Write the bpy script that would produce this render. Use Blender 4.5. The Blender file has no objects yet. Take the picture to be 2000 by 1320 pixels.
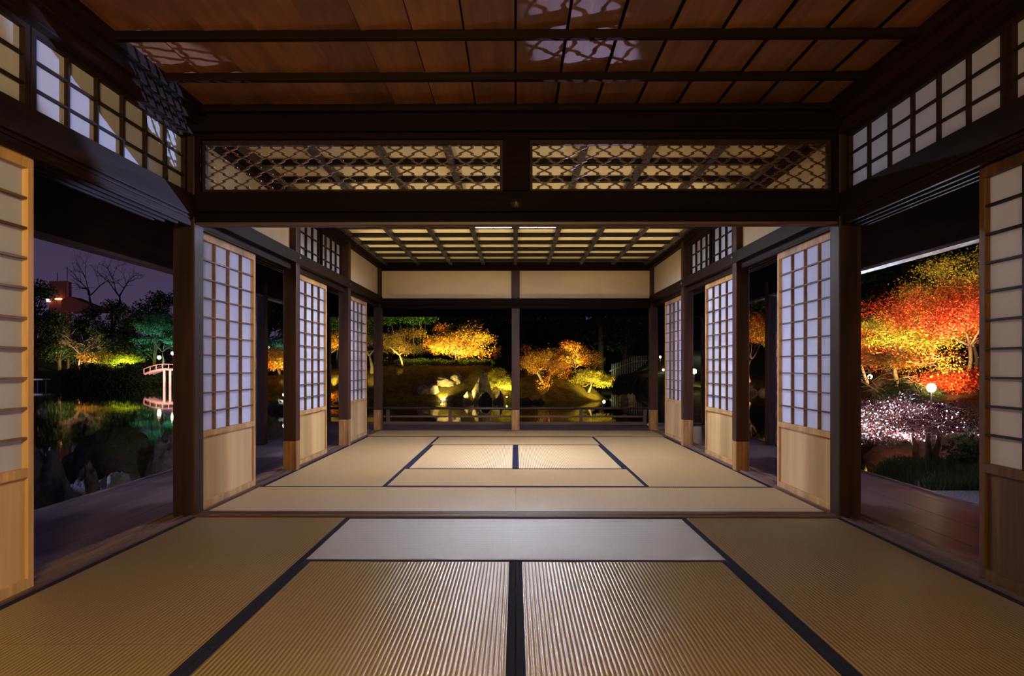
import bpy, math, random
import numpy as np
from mathutils import Vector, Matrix

SC = bpy.context.scene
COL = SC.collection
# ---------------------------------------------------------------- camera
HC, F = 0.885, 1433.0
cam_d = bpy.data.cameras.new('camera'); cam = bpy.data.objects.new('camera', cam_d); COL.objects.link(cam)
cam.location = (0, 0, HC)
cam.rotation_euler = (math.radians(90), 0, math.radians(0.5))
cam_d.sensor_width = 36.0; cam_d.lens = F / 2000 * 36
cam_d.shift_x = 0.00275; cam_d.shift_y = 0.028
cam_d.clip_start = 0.05; cam_d.clip_end = 900
SC.camera = cam
# ---------------------------------------------------------------- look
vs = SC.view_settings
SC.display_settings.display_device = 'sRGB'
vs.view_transform = 'Standard'; vs.look = 'None'; vs.gamma = 1; vs.exposure = 0.0; vs.use_curve_mapping = False
SC.cycles.use_denoising = True
SC.cycles.max_bounces = 8; SC.cycles.diffuse_bounces = 4; SC.cycles.glossy_bounces = 4
SC.cycles.transmission_bounces = 4; SC.cycles.transparent_max_bounces = 6
SC.cycles.sample_clamp_indirect = 4.0
SC.cycles.caustics_reflective = False; SC.cycles.caustics_refractive = False
# ---------------------------------------------------------------- night sky
W = bpy.data.worlds.new('night_sky'); SC.world = W; W.use_nodes = True
nt = W.node_tree; nt.nodes.clear()
wo = nt.nodes.new('ShaderNodeOutputWorld'); wb = nt.nodes.new('ShaderNodeBackground')
tc = nt.nodes.new('ShaderNodeTexCoord'); sp = nt.nodes.new('ShaderNodeSeparateXYZ'); rp = nt.nodes.new('ShaderNodeValToRGB')
nt.links.new(tc.outputs['Generated'], sp.inputs[0]); nt.links.new(sp.outputs['Z'], rp.inputs[0])
rp.color_ramp.elements[0].position = 0.0; rp.color_ramp.elements[0].color = (0.072, 0.048, 0.098, 1)
rp.color_ramp.elements[1].position = 0.3; rp.color_ramp.elements[1].color = (0.026, 0.017, 0.046, 1)
nt.links.new(rp.outputs[0], wb.inputs[0]); wb.inputs[1].default_value = 1.0
nt.links.new(wb.outputs[0], wo.inputs[0])

# ---------------------------------------------------------------- lights that are not inside a lamp builder
def lamp(kind, loc, energy, color, size=0.1, aim=None, cone=60, blend=0.4, size_y=None):
    d = bpy.data.lights.new('scene_light', kind); o = bpy.data.objects.new('scene_light', d); COL.objects.link(o)
    o.location = loc; d.energy = energy; d.color = color
    if kind == 'AREA':
        d.size = size
        if size_y: d.shape = 'RECTANGLE'; d.size_y = size_y
    else: d.shadow_soft_size = size
    if kind == 'SPOT': d.spot_size = math.radians(cone); d.spot_blend = blend
    if aim is not None:
        o.rotation_euler = (Vector(aim) - Vector(loc)).to_track_quat('-Z', 'Y').to_euler()
    return o
def at(x, y, D):
    """photo pixel + distance along the room axis -> world point"""
    return Vector(((x - 1007) / F * D, D, HC - (y - 716) / F * D))
COOL = (0.62, 0.66, 1.0); WARM = (1.0, 0.62, 0.26); YEL = (1.0, 0.74, 0.22); WHITE = (1.0, 0.95, 1.0)
# cool flood lamps standing in the garden either side of the house, shining on the verandas
lamp('SPOT', (-9.5, 6.6, 1.35), 1700, (0.50, 0.55, 1.0), 0.35, aim=(-2.0, 7.1, 0.9), cone=46, blend=0.7)
lamp('SPOT', (9.8, 6.8, 1.35), 1700, (0.50, 0.55, 1.0), 0.35, aim=(2.0, 7.1, 0.9), cone=46, blend=0.7)
lamp('SPOT', (8.5, 2.9, -0.3), 40, COOL, 0.25, aim=(2.6, 3.9, 0.9), cone=44, blend=0.7)
lamp('SPOT', (-8.5, 2.9, 0.9), 90, COOL, 0.25, aim=(-2.4, 3.4, 0.5), cone=40, blend=0.7)
lamp('SPOT', (-8.6, 4.2, 1.0), 26, COOL, 0.2, aim=(-4.4, 7.3, -0.5), cone=34, blend=0.8)  # added fill for the rocks beside the left veranda, no fixture
lamp('SPOT', (9.0, 5.2, 1.2), 25, COOL, 0.2, aim=(4.8, 8.0, -0.5), cone=34, blend=0.8)  # added fill for the gravel beside the right veranda, no fixture
lamp('SPOT', (6.6, 7.4, -0.42), 420, (0.45, 0.58, 1.0), 0.15, aim=(3.08, 5.9, 1.72), cone=44, blend=0.8)
# near room, behind the camera: warm uplight added to brighten the boards, and hanging lamp
lamp('SPOT', (0.1, -1.1, 0.35), 260, (1.0, 0.55, 0.20), 0.25, aim=(0.0, 2.0, 2.42), cone=130, blend=1.0)
lamp('AREA', (-0.3, -0.5, 2.0), 150, (1.0, 0.70, 0.30), 0.45, aim=(-1.7, 1.9, 0.0))
# ---------------------------------------------------------------- helpers
def tag(o, label=None, cat=None, group=None, kind=None):
    if label: o['label'] = label
    if cat: o['category'] = cat
    if group: o['group'] = group
    if kind: o['kind'] = kind
    return o
def thing(name, label, cat, loc=(0, 0, 0), rz=0, group=None):
    o = bpy.data.objects.new(name, None); COL.objects.link(o); o.empty_display_size = 0.1
    o.location = loc; o.rotation_euler = (0, 0, rz)
    return tag(o, label, cat, group)
def kids(o): return [c for c in list(COL.objects) if c.parent == o]
def copy_tree(o, parent=None):
    c = o.copy(); COL.objects.link(c)
    if parent is not None: c.parent = parent
    for ch in kids(o): copy_tree(ch, c)
    return c
class MB:
    def __init__(s): s.v = []; s.f = []
    def box(s, x0, x1, y0, y1, z0, z1):
        n = len(s.v)
        s.v += [(x0,y0,z0),(x1,y0,z0),(x1,y1,z0),(x0,y1,z0),(x0,y0,z1),(x1,y0,z1),(x1,y1,z1),(x0,y1,z1)]
        s.f += [tuple(n+i for i in q) for q in ((0,3,2,1),(4,5,6,7),(0,1,5,4),(1,2,6,5),(2,3,7,6),(3,0,4,7))]
        return s
    def bar(s, a, b, w, t, up=(0, 1, 0)):
        """box from a to b, w wide across, t thick along `up`"""
        a = Vector(a); b = Vector(b); d = (b - a).normalized(); u = Vector(up).normalized(); c = d.cross(u).normalized()
        n = len(s.v)
        for p in (a, b):
            for i, j in ((-1,-1),(1,-1),(1,1),(-1,1)):
                s.v.append(tuple(p + c * (w / 2 * i) + u * (t / 2 * j)))
        s.f += [tuple(n+i for i in q) for q in ((0,1,2,3),(7,6,5,4),(0,4,5,1),(1,5,6,2),(2,6,7,3),(3,7,4,0))]
        return s
    def tube(s, pts, radii, n=8, cap=True):
        pts = [Vector(p) for p in pts]; base = len(s.v)
        for i, p in enumerate(pts):
            d = (pts[min(i + 1, len(pts) - 1)] - pts[max(i - 1, 0)])
            d = d.normalized() if d.length > 1e-9 else Vector((0, 0, 1))
            ref = Vector((1, 0, 0)) if abs(d.z) > 0.7 else Vector((0, 0, 1))
            u = d.cross(ref).normalized(); w = d.cross(u)
            r = radii[i] if hasattr(radii, '__len__') else radii
            for k in range(n):
                a = 2 * math.pi * k / n
                s.v.append(tuple(p + u * (math.cos(a) * r) + w * (math.sin(a) * r)))
        for i in range(len(pts) - 1):
            for k in range(n):
                a = base + i * n + k; b = base + i * n + (k + 1) % n
                s.f.append((a, b, b + n, a + n))
        if cap:
            s.f.append(tuple(base + k for k in range(n))[::-1])
            s.f.append(tuple(base + (len(pts) - 1) * n + k for k in range(n)))
        return s
    def poly(s, pts):
        n = len(s.v); s.v += [tuple(p) for p in pts]; s.f.append(tuple(range(n, n + len(pts)))); return s
    def lathe(s, prof, n=16, c=(0, 0, 0)):
        """prof: list of (r, z)"""
        base = len(s.v)
        for r, z in prof:
            for k in range(n):
                a = 2 * math.pi * k / n
                s.v.append((c[0] + r * math.cos(a), c[1] + r * math.sin(a), c[2] + z))
        for i in range(len(prof) - 1):
            for k in range(n):
                a = base + i * n + k; b = base + i * n + (k + 1) % n
                s.f.append((a, b, b + n, a + n))
        s.f.append(tuple(base + k for k in range(n))[::-1])
        s.f.append(tuple(base + (len(prof) - 1) * n + k for k in range(n)))
        return s
    def build(s, name, mat, parent=None, smooth=False, bevel=0, loc=None):
        me = bpy.data.meshes.new(name); me.from_pydata(s.v, [], s.f); me.materials.append(mat); me.update()
        if smooth: me.shade_smooth()
        o = bpy.data.objects.new(name, me); COL.objects.link(o)
        if parent is not None: o.parent = parent
        if loc is not None: o.location = loc
        if bevel:
            m = o.modifiers.new('edge', 'BEVEL'); m.width = bevel; m.segments = 2; m.limit_method = 'ANGLE'
        return o
def struct(name, mb, mat, parent=None, bevel=0, **k):
    o = mb.build(name, mat, parent, bevel=bevel, **k)
    if parent is None: o['kind'] = 'structure'
    return o
def quads_mesh(name, P, mat):
    """P: (n,4,3) array of quads"""
    n = P.shape[0]
    me = bpy.data.meshes.new(name)
    me.vertices.add(n * 4); me.vertices.foreach_set('co', P.reshape(-1).astype(np.float32))
    me.loops.add(n * 4); me.loops.foreach_set('vertex_index', np.arange(n * 4, dtype=np.int32))
    me.polygons.add(n); me.polygons.foreach_set('loop_start', np.arange(0, n * 4, 4, dtype=np.int32))
    me.materials.append(mat); me.update(calc_edges=True); me.validate()
    return me
# ---------------------------------------------------------------- materials
def newmat(name):
    m = bpy.data.materials.new(name); m.use_nodes = True
    return m, m.node_tree, m.node_tree.nodes['Principled BSDF']
def coords(t, scale=(1, 1, 1), rot=(0, 0, 0), kind='Object'):
    c = t.nodes.new('ShaderNodeTexCoord'); mp = t.nodes.new('ShaderNodeMapping')
    mp.inputs['Scale'].default_value = scale; mp.inputs['Rotation'].default_value = rot
    t.links.new(c.outputs[kind], mp.inputs['Vector']); return mp.outputs['Vector']
def noise(t, vec, scale, detail=4, rough=0.55, dist=0.0):
    n = t.nodes.new('ShaderNodeTexNoise'); n.inputs['Scale'].default_value = scale; n.inputs['Detail'].default_value = detail
    n.inputs['Roughness'].default_value = rough; n.inputs['Distortion'].default_value = dist
    t.links.new(vec, n.inputs['Vector']); return n.outputs['Fac']
def ramp(t, fac, stops):
    r = t.nodes.new('ShaderNodeValToRGB'); t.links.new(fac, r.inputs[0]); e = r.color_ramp.elements
    while len(e) < len(stops): e.new(0.5)
    for el, (p, c) in zip(e, stops): el.position = p; el.color = (*c, 1)
    return r.outputs['Color']
def bump(t, h, b, dist=0.002, strength=1.0):
    n = t.nodes.new('ShaderNodeBump'); n.inputs['Distance'].default_value = dist; n.inputs['Strength'].default_value = strength
    t.links.new(h, n.inputs['Height']); t.links.new(n.outputs[0], b.inputs['Normal'])
def mixc(t, a, b, fac, mode='MIX'):
    m = t.nodes.new('ShaderNodeMix'); m.data_type = 'RGBA'; m.blend_type = mode
    for s, v in ((m.inputs[0], fac), (m.inputs[6], a), (m.inputs[7], b)):
        if hasattr(v, 'links'): t.links.new(v, s)
        elif isinstance(v, tuple): s.default_value = (*v, 1)
        else: s.default_value = v
    return m.outputs[2]
def mul(t, a, b, op='MULTIPLY'):
    m = t.nodes.new('ShaderNodeMath'); m.operation = op
    for s, v in ((m.inputs[0], a), (m.inputs[1], b)):
        if hasattr(v, 'links'): t.links.new(v, s)
        else: s.default_value = v
    return m.outputs[0]
def wood(name, dark, light, axis='Z', rough=0.45, grain=26, spec=0.5, wear=None):
    m, t, b = newmat(name)
    k = 0.06
    sc = {'X': (k, 1, 1), 'Y': (1, k, 1), 'Z': (1, 1, k)}[axis]
    v = coords(t, sc)
    g = noise(t, v, grain, 6, 0.65, 1.2); g2 = noise(t, v, grain * 0.25, 3, 0.5)
    c = ramp(t, g, [(0.3, dark), (0.72, light)])
    c = mixc(t, c, tuple(x * 0.55 for x in dark), ramp(t, g2, [(0.42, (0, 0, 0)), (0.7, (0.8,) * 3)]))
    if wear:
        wv = noise(t, coords(t, (3, 3, 1.2)), 2.2, 5, 0.6)
        c = mixc(t, c, wear, ramp(t, wv, [(0.56, (0, 0, 0)), (0.68, (0.85,) * 3)]))
    t.links.new(c, b.inputs['Base Color']); b.inputs['Roughness'].default_value = rough
    b.inputs['Specular IOR Level'].default_value = spec
    bump(t, g, b, 0.0012, 0.6)
    return m
def plain(name, col, rough=0.6, spec=0.3, metal=0.0, var=0.12, scale=30):
    m, t, b = newmat(name)
    g = noise(t, coords(t), scale, 4)
    c = ramp(t, g, [(0.3, tuple(x * (1 - var) for x in col)), (0.7, tuple(min(1, x * (1 + var)) for x in col))])
    t.links.new(c, b.inputs['Base Color']); b.inputs['Roughness'].default_value = rough
    b.inputs['Specular IOR Level'].default_value = spec; b.inputs['Metallic'].default_value = metal
    return m
def glow(name, col, s):
    m, t, b = newmat(name)
    b.inputs['Base Color'].default_value = (*col, 1); b.inputs['Emission Color'].default_value = (*col, 1)
    b.inputs['Emission Strength'].default_value = s
    return m
def paper_mat(name, col, transl=0.5):
    m, t, b = newmat(name); t.nodes.remove(b)
    out = t.nodes['Material Output']
    d = t.nodes.new('ShaderNodeBsdfDiffuse'); tr = t.nodes.new('ShaderNodeBsdfTranslucent'); mx = t.nodes.new('ShaderNodeMixShader')
    fib = noise(t, coords(t, (1, 1, 1)), 55, 5, 0.7)
    c = ramp(t, fib, [(0.25, tuple(x * 0.93 for x in col)), (0.75, col)])
    t.links.new(c, d.inputs[0]); t.links.new(c, tr.inputs[0]); mx.inputs[0].default_value = transl
    t.links.new(d.outputs[0], mx.inputs[1]); t.links.new(tr.outputs[0], mx.inputs[2]); t.links.new(mx.outputs[0], out.inputs[0])
    return m
def tatami_mat(name, axis, tone=1.0, rough=0.46, spec=0.5):
    """rush surface ribbed along `axis` (the long side)"""
    m, t, b = newmat(name)
    v = coords(t)
    s = t.nodes.new('ShaderNodeSeparateXYZ'); t.links.new(v, s.inputs[0])
    across = s.outputs['X' if axis == 'Y' else 'Y']
    wob = noise(t, coords(t, (1.2, 0.5, 1) if axis == 'Y' else (0.5, 1.2, 1)), 3, 2)
    a = mul(t, across, mul(t, wob, 0.006), 'ADD')
    ph = mul(t, a, 2 * math.pi / 0.0152)
    cs = mul(t, mul(t, ph, 0.0, 'COSINE'), 0.5); h = mul(t, cs, 0.5, 'ADD')
    fine = noise(t, coords(t, (1, 220, 1) if axis == 'Y' else (220, 1, 1)), 9, 2, 0.6)
    h2 = mul(t, h, mul(t, fine, 0.10), 'ADD')
    big = noise(t, coords(t), 1.3, 4, 0.6)
    c = ramp(t, h, [(0.0, (0.035, 0.017, 0.006)), (0.42, (0.28, 0.18, 0.075)), (1.0, (0.46, 0.32, 0.155))])
    c = mixc(t, c, (0.30, 0.19, 0.075), ramp(t, big, [(0.35, (0.0,) * 3), (0.75, (0.55,) * 3)]))
    c = mixc(t, c, (0.62, 0.50, 0.33), ramp(t, fine, [(0.45, (0,) * 3), (0.8, (0.35,) * 3)]))
    if tone != 1.0: c = mixc(t, c, (tone,) * 3, 1.0, 'MULTIPLY')
    t.links.new(c, b.inputs['Base Color']); b.inputs['Roughness'].default_value = rough
    b.inputs['Specular IOR Level'].default_value = spec; b.inputs['Anisotropic'].default_value = 0.82
    cb = t.nodes.new('ShaderNodeCombineXYZ'); cb.inputs[0 if axis == 'X' else 1].default_value = 1.0   # single rushes lie across the ribs
    t.links.new(cb.outputs[0], b.inputs['Tangent'])
    bump(t, h2, b, 0.0011, 1.0)
    return m
M = {}
M['pillar'] = wood('dark_pillar_wood', (0.01, 0.0034, 0.0026), (0.06, 0.02, 0.013), 'Z', 0.5, 14, 0.25)
M['beamX'] = wood('dark_beam_wood_x', (0.0022, 0.0008, 0.0005), (0.009, 0.003, 0.0016), 'X', 0.7, 20, 0.06)
M['beamY'] = wood('dark_beam_wood_y', (0.004, 0.0016, 0.001), (0.024, 0.0085, 0.004), 'Y', 0.62, 20, 0.1)
M['batten'] = wood('ceiling_batten_wood', (0.0025, 0.001, 0.0006), (0.012, 0.004, 0.0018), 'X', 0.7, 20, 0.08)
M['corner'] = wood('black_brown_corner_pillar', (0.005, 0.0022, 0.0016), (0.034, 0.012, 0.008), 'Z', 0.55, 14, 0.2)
M['splice'] = wood('weathered_orange_pillar_base', (0.07, 0.025, 0.008), (0.52, 0.27, 0.10), 'Z', 0.6, 9, 0.3, wear=(0.05, 0.018, 0.007))
M['board'] = wood('ceiling_board_cedar', (0.13, 0.055, 0.020), (0.30, 0.135, 0.050), 'Y', 0.6, 12, 0.25)
M['light_wood'] = wood('pale_cedar_frame', (0.34, 0.19, 0.075), (0.56, 0.36, 0.165), 'Z', 0.55, 24, 0.25)
M['panel_wood'] = wood('pale_cedar_panel', (0.42, 0.27, 0.125), (0.6, 0.41, 0.21), 'Z', 0.6, 8, 0.2)
M['kumiko'] = wood('thin_lattice_wood', (0.09, 0.045, 0.022), (0.2, 0.11, 0.055), 'Y', 0.5, 24, 0.25)
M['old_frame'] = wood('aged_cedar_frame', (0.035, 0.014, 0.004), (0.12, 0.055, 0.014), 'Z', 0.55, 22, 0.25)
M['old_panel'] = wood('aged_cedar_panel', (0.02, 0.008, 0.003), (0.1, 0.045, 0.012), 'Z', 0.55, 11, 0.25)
M['dark_kumiko'] = wood('dark_lattice_wood', (0.006, 0.003, 0.002), (0.022, 0.01, 0.006), 'Y', 0.6, 24, 0.15)
M['ranma'] = wood('transom_lattice_wood', (0.03, 0.01, 0.003), (0.11, 0.04, 0.012), 'X', 0.4, 24, 0.5)
M['sillX'] = wood('threshold_wood_x', (0.03, 0.011, 0.006), (0.11, 0.045, 0.022), 'X', 0.45, 24, 0.4)
M['sillY'] = wood('threshold_wood_y', (0.06, 0.03, 0.024), (0.2, 0.12, 0.1), 'Y', 0.45, 26, 0.4)
M['deck'] = wood('veranda_boards', (0.050, 0.034, 0.038), (0.15, 0.108, 0.122), 'Y', 0.35, 18, 0.5)
M['deckX'] = wood('veranda_boards_across', (0.050, 0.034, 0.038), (0.15, 0.108, 0.122), 'X', 0.35, 18, 0.5)
M['rail'] = wood('railing_wood', (0.055, 0.030, 0.025), (0.16, 0.09, 0.07), 'X', 0.4, 20, 0.5)
M['bar'] = wood('coffer_bar_wood', (0.006, 0.004, 0.0025), (0.022, 0.013, 0.008), 'X', 0.5, 20, 0.25)
M['barY'] = wood('coffer_bar_wood_y', (0.012, 0.009, 0.007), (0.045, 0.034, 0.028), 'Y', 0.45, 20, 0.3)
M['paper'] = paper_mat('shoji_paper', (0.66, 0.66, 0.71), 0.5)
M['coffer'] = plain('coffer_panel_paper', (0.66, 0.54, 0.30), 0.8, 0.15, var=0.06, scale=4)
M['plaster'] = plain('beige_plaster', (0.52, 0.42, 0.275), 0.9, 0.1, var=0.05, scale=5)
M['tatY'] = tatami_mat('tatami_rush_lengthwise', 'Y'); M['tatX'] = tatami_mat('tatami_rush_crosswise', 'X')
M['tatP'] = tatami_mat('tatami_rush_lit', 'Y', 1.15)  # lamplight on the two middle mats put into the rush colour
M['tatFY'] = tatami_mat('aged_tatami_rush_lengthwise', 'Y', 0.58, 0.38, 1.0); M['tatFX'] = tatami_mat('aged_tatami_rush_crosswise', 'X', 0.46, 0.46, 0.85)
M['border'] = plain('indigo_cloth_border', (0.010, 0.011, 0.028), 0.9, 0.06, var=0.35, scale=300)
M['straw'] = plain('straw_mat_core', (0.30, 0.22, 0.10), 0.9, 0.1)
M['bronze'] = plain('dark_bronze', (0.05, 0.045, 0.04), 0.35, 0.5, 0.9)
M['black'] = plain('black_metal', (0.02, 0.02, 0.022), 0.5, 0.4, 0.3)
# ================================================================ THE HOUSE
PX = 1.93         # inner plane of the side sliding tracks
# ---- tatami mats
FR, BR = 'tatami mats of the near room', 'tatami mats of the far room'
def mat(cx, cy, lx, ly, label, group, m='tatY'):
    """long side along X if lx > ly; top at z = 0"""
    o = thing('tatami_mat', label, 'tatami mat', (cx, cy, -0.05), 0, group)
    bw = 0.028; g = 0.0012
    hx, hy = lx / 2 - g, ly / 2 - g
    if lx > ly:
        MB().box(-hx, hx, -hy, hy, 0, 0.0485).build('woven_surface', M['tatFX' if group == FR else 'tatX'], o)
        for s in (-1, 1):
            MB().box(-hx, hx, min(s*hy, s*(hy-bw)), max(s*hy, s*(hy-bw)), 0.0487, 0.0505).build('cloth_border', M['border'], o)
    else:
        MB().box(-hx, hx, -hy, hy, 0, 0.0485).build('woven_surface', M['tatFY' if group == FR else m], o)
        for s in (-1, 1):
            MB().box(min(s*hx, s*(hx-bw)), max(s*hx, s*(hx-bw)), -hy, hy, 0.0487, 0.0505).build('cloth_border', M['border'], o)
    return o
FR, BR = 'tatami mats of the near room', 'tatami mats of the far room'
Y0, Y1, Y2, Y3, Y4, Y5 = 4.46, 5.42, 6.38, 8.31, 9.27, 10.23
E = 1.89; w = 0.957
mat(-E/2, (Y0+Y1)/2, E, Y1-Y0, 'pale crosswise tatami mat just past the threshold, left one of the pair', BR)
mat(E/2, (Y0+Y1)/2, E, Y1-Y0, 'pale crosswise tatami mat just past the threshold, right one of the pair', BR)
mat(0, (Y1+Y2)/2, 2*w, Y2-Y1, 'crosswise tatami mat with dark edges between the threshold pair and the two brightest mats', BR)
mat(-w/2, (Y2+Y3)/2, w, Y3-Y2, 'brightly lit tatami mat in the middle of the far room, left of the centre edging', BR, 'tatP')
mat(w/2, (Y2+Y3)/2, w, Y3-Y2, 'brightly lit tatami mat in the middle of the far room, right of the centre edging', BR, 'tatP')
mat(0, (Y3+Y4)/2, 2*w, Y4-Y3, 'narrow-looking crosswise tatami mat directly behind the two brightest mats', BR)
mat(-E/2, (Y4+Y5)/2, E, Y5-Y4, 'dim crosswise tatami mat along the garden railing, left of the seam', BR)
mat(E/2, (Y4+Y5)/2, E, Y5-Y4, 'dim crosswise tatami mat along the garden railing, right of the seam', BR)
for s, nm in ((-1, 'left'), (1, 'right')):
    cx = s * (w + E) / 2; lx = E - w; ym = (Y1 + Y4) / 2
    mat(cx, (Y1+ym)/2, lx, ym-Y1, 'lengthwise tatami mat beside the %s shoji of the far room, nearer of two in line' % nm, BR)
    mat(cx, (Y4+ym)/2, lx, Y4-ym, 'lengthwise tatami mat beside the %s shoji of the far room, farther of two in line' % nm, BR)
A0, A1, A2, A3 = 4.30, 3.335, 1.40, 0.44
wf = 0.965; Ef = 1.905
mat(0, (A0+A1)/2, 2*wf, A0-A1, 'lilac-shining crosswise tatami mat in front of the threshold', FR)
mat(-wf/2, (A1+A2)/2, wf, A1-A2, 'brown ribbed tatami mat at the bottom centre, left of the wide indigo edging', FR)
mat(wf/2, (A1+A2)/2, wf, A1-A2, 'brown ribbed tatami mat at the bottom centre, right of the wide indigo edging', FR)
mat(0, (A2+A3)/2, 2*wf, A2-A3, 'crosswise tatami mat below the camera', FR)
for s, nm, dy in ((-1, 'left', 0.02), (1, 'right', 0)):
    cx = s * (wf + Ef) / 2; lx = Ef - wf; ym = 2.31 + dy
    mat(cx, (A0+ym)/2, lx, A0-ym, 'lengthwise tatami mat along the open %s side of the near room, reaching the threshold' % nm, FR)
    mat(cx, (ym+0.37)/2, lx, ym-0.37, 'lengthwise tatami mat in the bottom %s corner, before the thin seam' % nm, FR)
    mat(s*wf/2, -0.52, wf, 1.92, 'lengthwise tatami mat behind the camera, %s one' % nm, FR)
    mat(cx, -0.60, lx, 1.92, 'lengthwise tatami mat behind the camera along the %s wall' % nm, FR)
# ---- sub floor, thresholds, verandas
struct('floor', MB().box(-2.1, 2.1, -1.7, 10.4, -0.12, -0.052), M['straw'])
t_ = MB().box(-1.93, 1.93, 4.305, 4.455, -0.05, -0.004)
for k in range(4): t_.box(-1.93, 1.93, 4.313 + k*0.036, 4.331 + k*0.036, -0.004, 0.006)
struct('trim_1', t_, M['sillX'])
struct('trim_2', MB().box(-1.93, 1.93, 10.235, 10.37, -0.05, 0.002).box(-1.93, 1.93, 10.25, 10.275, 0.002, 0.008).box(-1.93, 1.93, 10.30, 10.33, 0.002, 0.008), M['sillX'])
for i, s in enumerate((-1, 1)):
    q = MB()
    def bx(a, b, y0, y1, z0, z1): q.box(min(s*a, s*b), max(s*a, s*b), y0, y1, z0, z1)
    bx(1.908, 2.085, -1.7, 10.37, -0.06, -0.004)
    for a, b in ((1.908, 1.928), (1.966, 1.984), (2.022, 2.040), (2.066, 2.085)): bx(a, b, -1.7, 10.37, -0.004, 0.007)
    struct('trim_%d' % (3 + i), q, M['sillY'])
    # veranda floor: long boards
    q = MB()
    for k in range(7):
        a = 2.09 + k * 0.146; bx(a, a + 0.1445, -1.7, 10.40 + 0.0, -0.085, -0.052 - 0.0006 * (k % 2))
    bx(3.10, 3.125, -1.7, 12.0, -0.16, -0.045)
    struct('trim_%d' % (5 + i), q, M['deck'])
q = MB()
for k in range(11):
    q.box(-3.1, 3.1, 10.405 + k*0.1445, 10.405 + k*0.1445 + 0.143, -0.085, -0.052)
q.box(-3.1, 3.1, 11.99, 12.03, -0.18, -0.035)
struct('trim_7', q, M['deckX'])
# stone footing under the verandas
struct('trim_8', MB().box(-3.0, -2.9, -1.7, 11.9, -1.3, -0.09).box(2.9, 3.0, -1.7, 11.9, -1.3, -0.09).box(-3.0, 3.0, 11.8, 11.9, -1.3, -0.09), M['beamY'])
# ---- pillars
def pillar(x0, x1, y0, y1, z1, splice=0.0, m='pillar'):
    o = MB().box(0, x1-x0, 0, y1-y0, -0.05 + splice, z1).build('pillar', M[m], None, bevel=0.006, loc=(x0, y0, 0))
    o['kind'] = 'structure'
    if splice: MB().box(0.0005, x1-x0-0.0005, 0.0005, y1-y0-0.0005, -0.05, splice - 0.05).build('pillar_base', M['splice'], o, bevel=0.006)
    return o
for s in (-1, 1):
    def px(a, b): return (min(s*a, s*b), max(s*a, s*b))
    a, b = px(1.90, 2.03); pillar(a, b, 4.325, 4.455, 2.44, m='corner')
    for yy, sp_ in ((6.245, 0.30), (8.21, 0.34), (10.235, 0.33)):
        a, b = px(1.872, 1.985); pillar(a, b, yy, yy + 0.115, 2.34, sp_)
    a, b = px(1.90, 2.02); pillar(a, b, 1.83, 1.95, 2.44, m='corner')
    a, b = px(1.90, 2.02); pillar(a, b, -0.45, -0.33, 2.44)
    # outer veranda posts
    for yy in (8.80, 11.88):
        a, b = px(3.02, 3.12); pillar(a, b, yy, yy + 0.12, 1.9)
    a, b = px(3.02, 3.12); pillar(a, b, 1.4, 1.5, 1.9)
pillar(-0.057, 0.057, 10.245, 10.36, 2.34, 0.33)
# ---- side lintels (kamoi with grooves, nageshi rail)
n_ = 9
for s in (-1, 1):
    def bxs(q, a, b, y0, y1, z0, z1): q.box(min(s*a, s*b), max(s*a, s*b), y0, y1, z0, z1)
    for (ya, yb, zn, zt) in ((-1.7, 4.325, 1.895, 2.46), (4.455, 10.37, 1.868, 2.36)):
        q = MB(); bxs(q, 1.915, 2.075, ya, yb, 1.732, 1.775)
        for a, b in ((1.915, 1.936), (1.966, 1.984), (2.018, 2.036), (2.058, 2.075)): bxs(q, a, b, ya, yb, 1.717, 1.732)
        bxs(q, 1.868 if ya > 0 else 1.888, 1.93, ya, yb, 1.772, zn)
        bxs(q, 1.925, 2.02, ya, yb, 1.775, zn + 0.02)
        if ya < 0:
            bxs(q, 1.905, 1.93, ya, yb, 1.757, 1.772)
            bxs(q, 1.895, 2.02, ya, yb, 2.25, 2.31)      # rail above the paper transom
            bxs(q, 1.865, 2.02, ya, yb, 2.31, 2.37)
            bxs(q, 1.835, 2.02, ya, yb, 2.37, 2.44)      # cornice
        else:
            bxs(q, 1.875, 2.02, ya, yb, 2.265, 2.30)
            bxs(q, 1.845, 2.02, ya, yb, 2.30, 2.35)
        struct('lintel', q, M['beamY'], bevel=0.002)
# paper transoms (windows of the near room)
def transom(s, y0, y1, ncol, z0, z1, zs, num, stile=0.03, bw=0.012):
    o = MB(); cx = s * 1.955
    yc = (y0 + y1) / 2; L = y1 - y0; H = z1 - z0
    o.box(-0.012, 0.012, -L/2, -L/2 + stile, 0, H).box(-0.012, 0.012, L/2 - stile, L/2, 0, H)
    o.box(-0.012, 0.012, -L/2 + stile, L/2 - stile, 0, 0.02).box(-0.012, 0.012, -L/2 + stile, L/2 - stile, H - 0.02, H)
    for k in range(1, ncol):
        y = -L/2 + stile + (L - 2*stile) * k / ncol
        o.box(-0.010, 0.010, y - bw/2, y + bw/2, 0.02, H - 0.02)
    for z in zs: o.box(-0.008, 0.008, -L/2 + stile, L/2 - stile, z - z0 - 0.005, z - z0 + 0.005)
    fr = o.build('window_%d' % num, M['dark_kumiko'], None, loc=(cx, yc, z0)); fr['kind'] = 'structure'
    p = MB().poly([(s*0.0125, -L/2, 0), (s*0.0125, L/2, 0), (s*0.0125, L/2, H), (s*0.0125, -L/2, H)])
    p.build('paper_pane', M['paper'], fr)
num = 1
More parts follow.
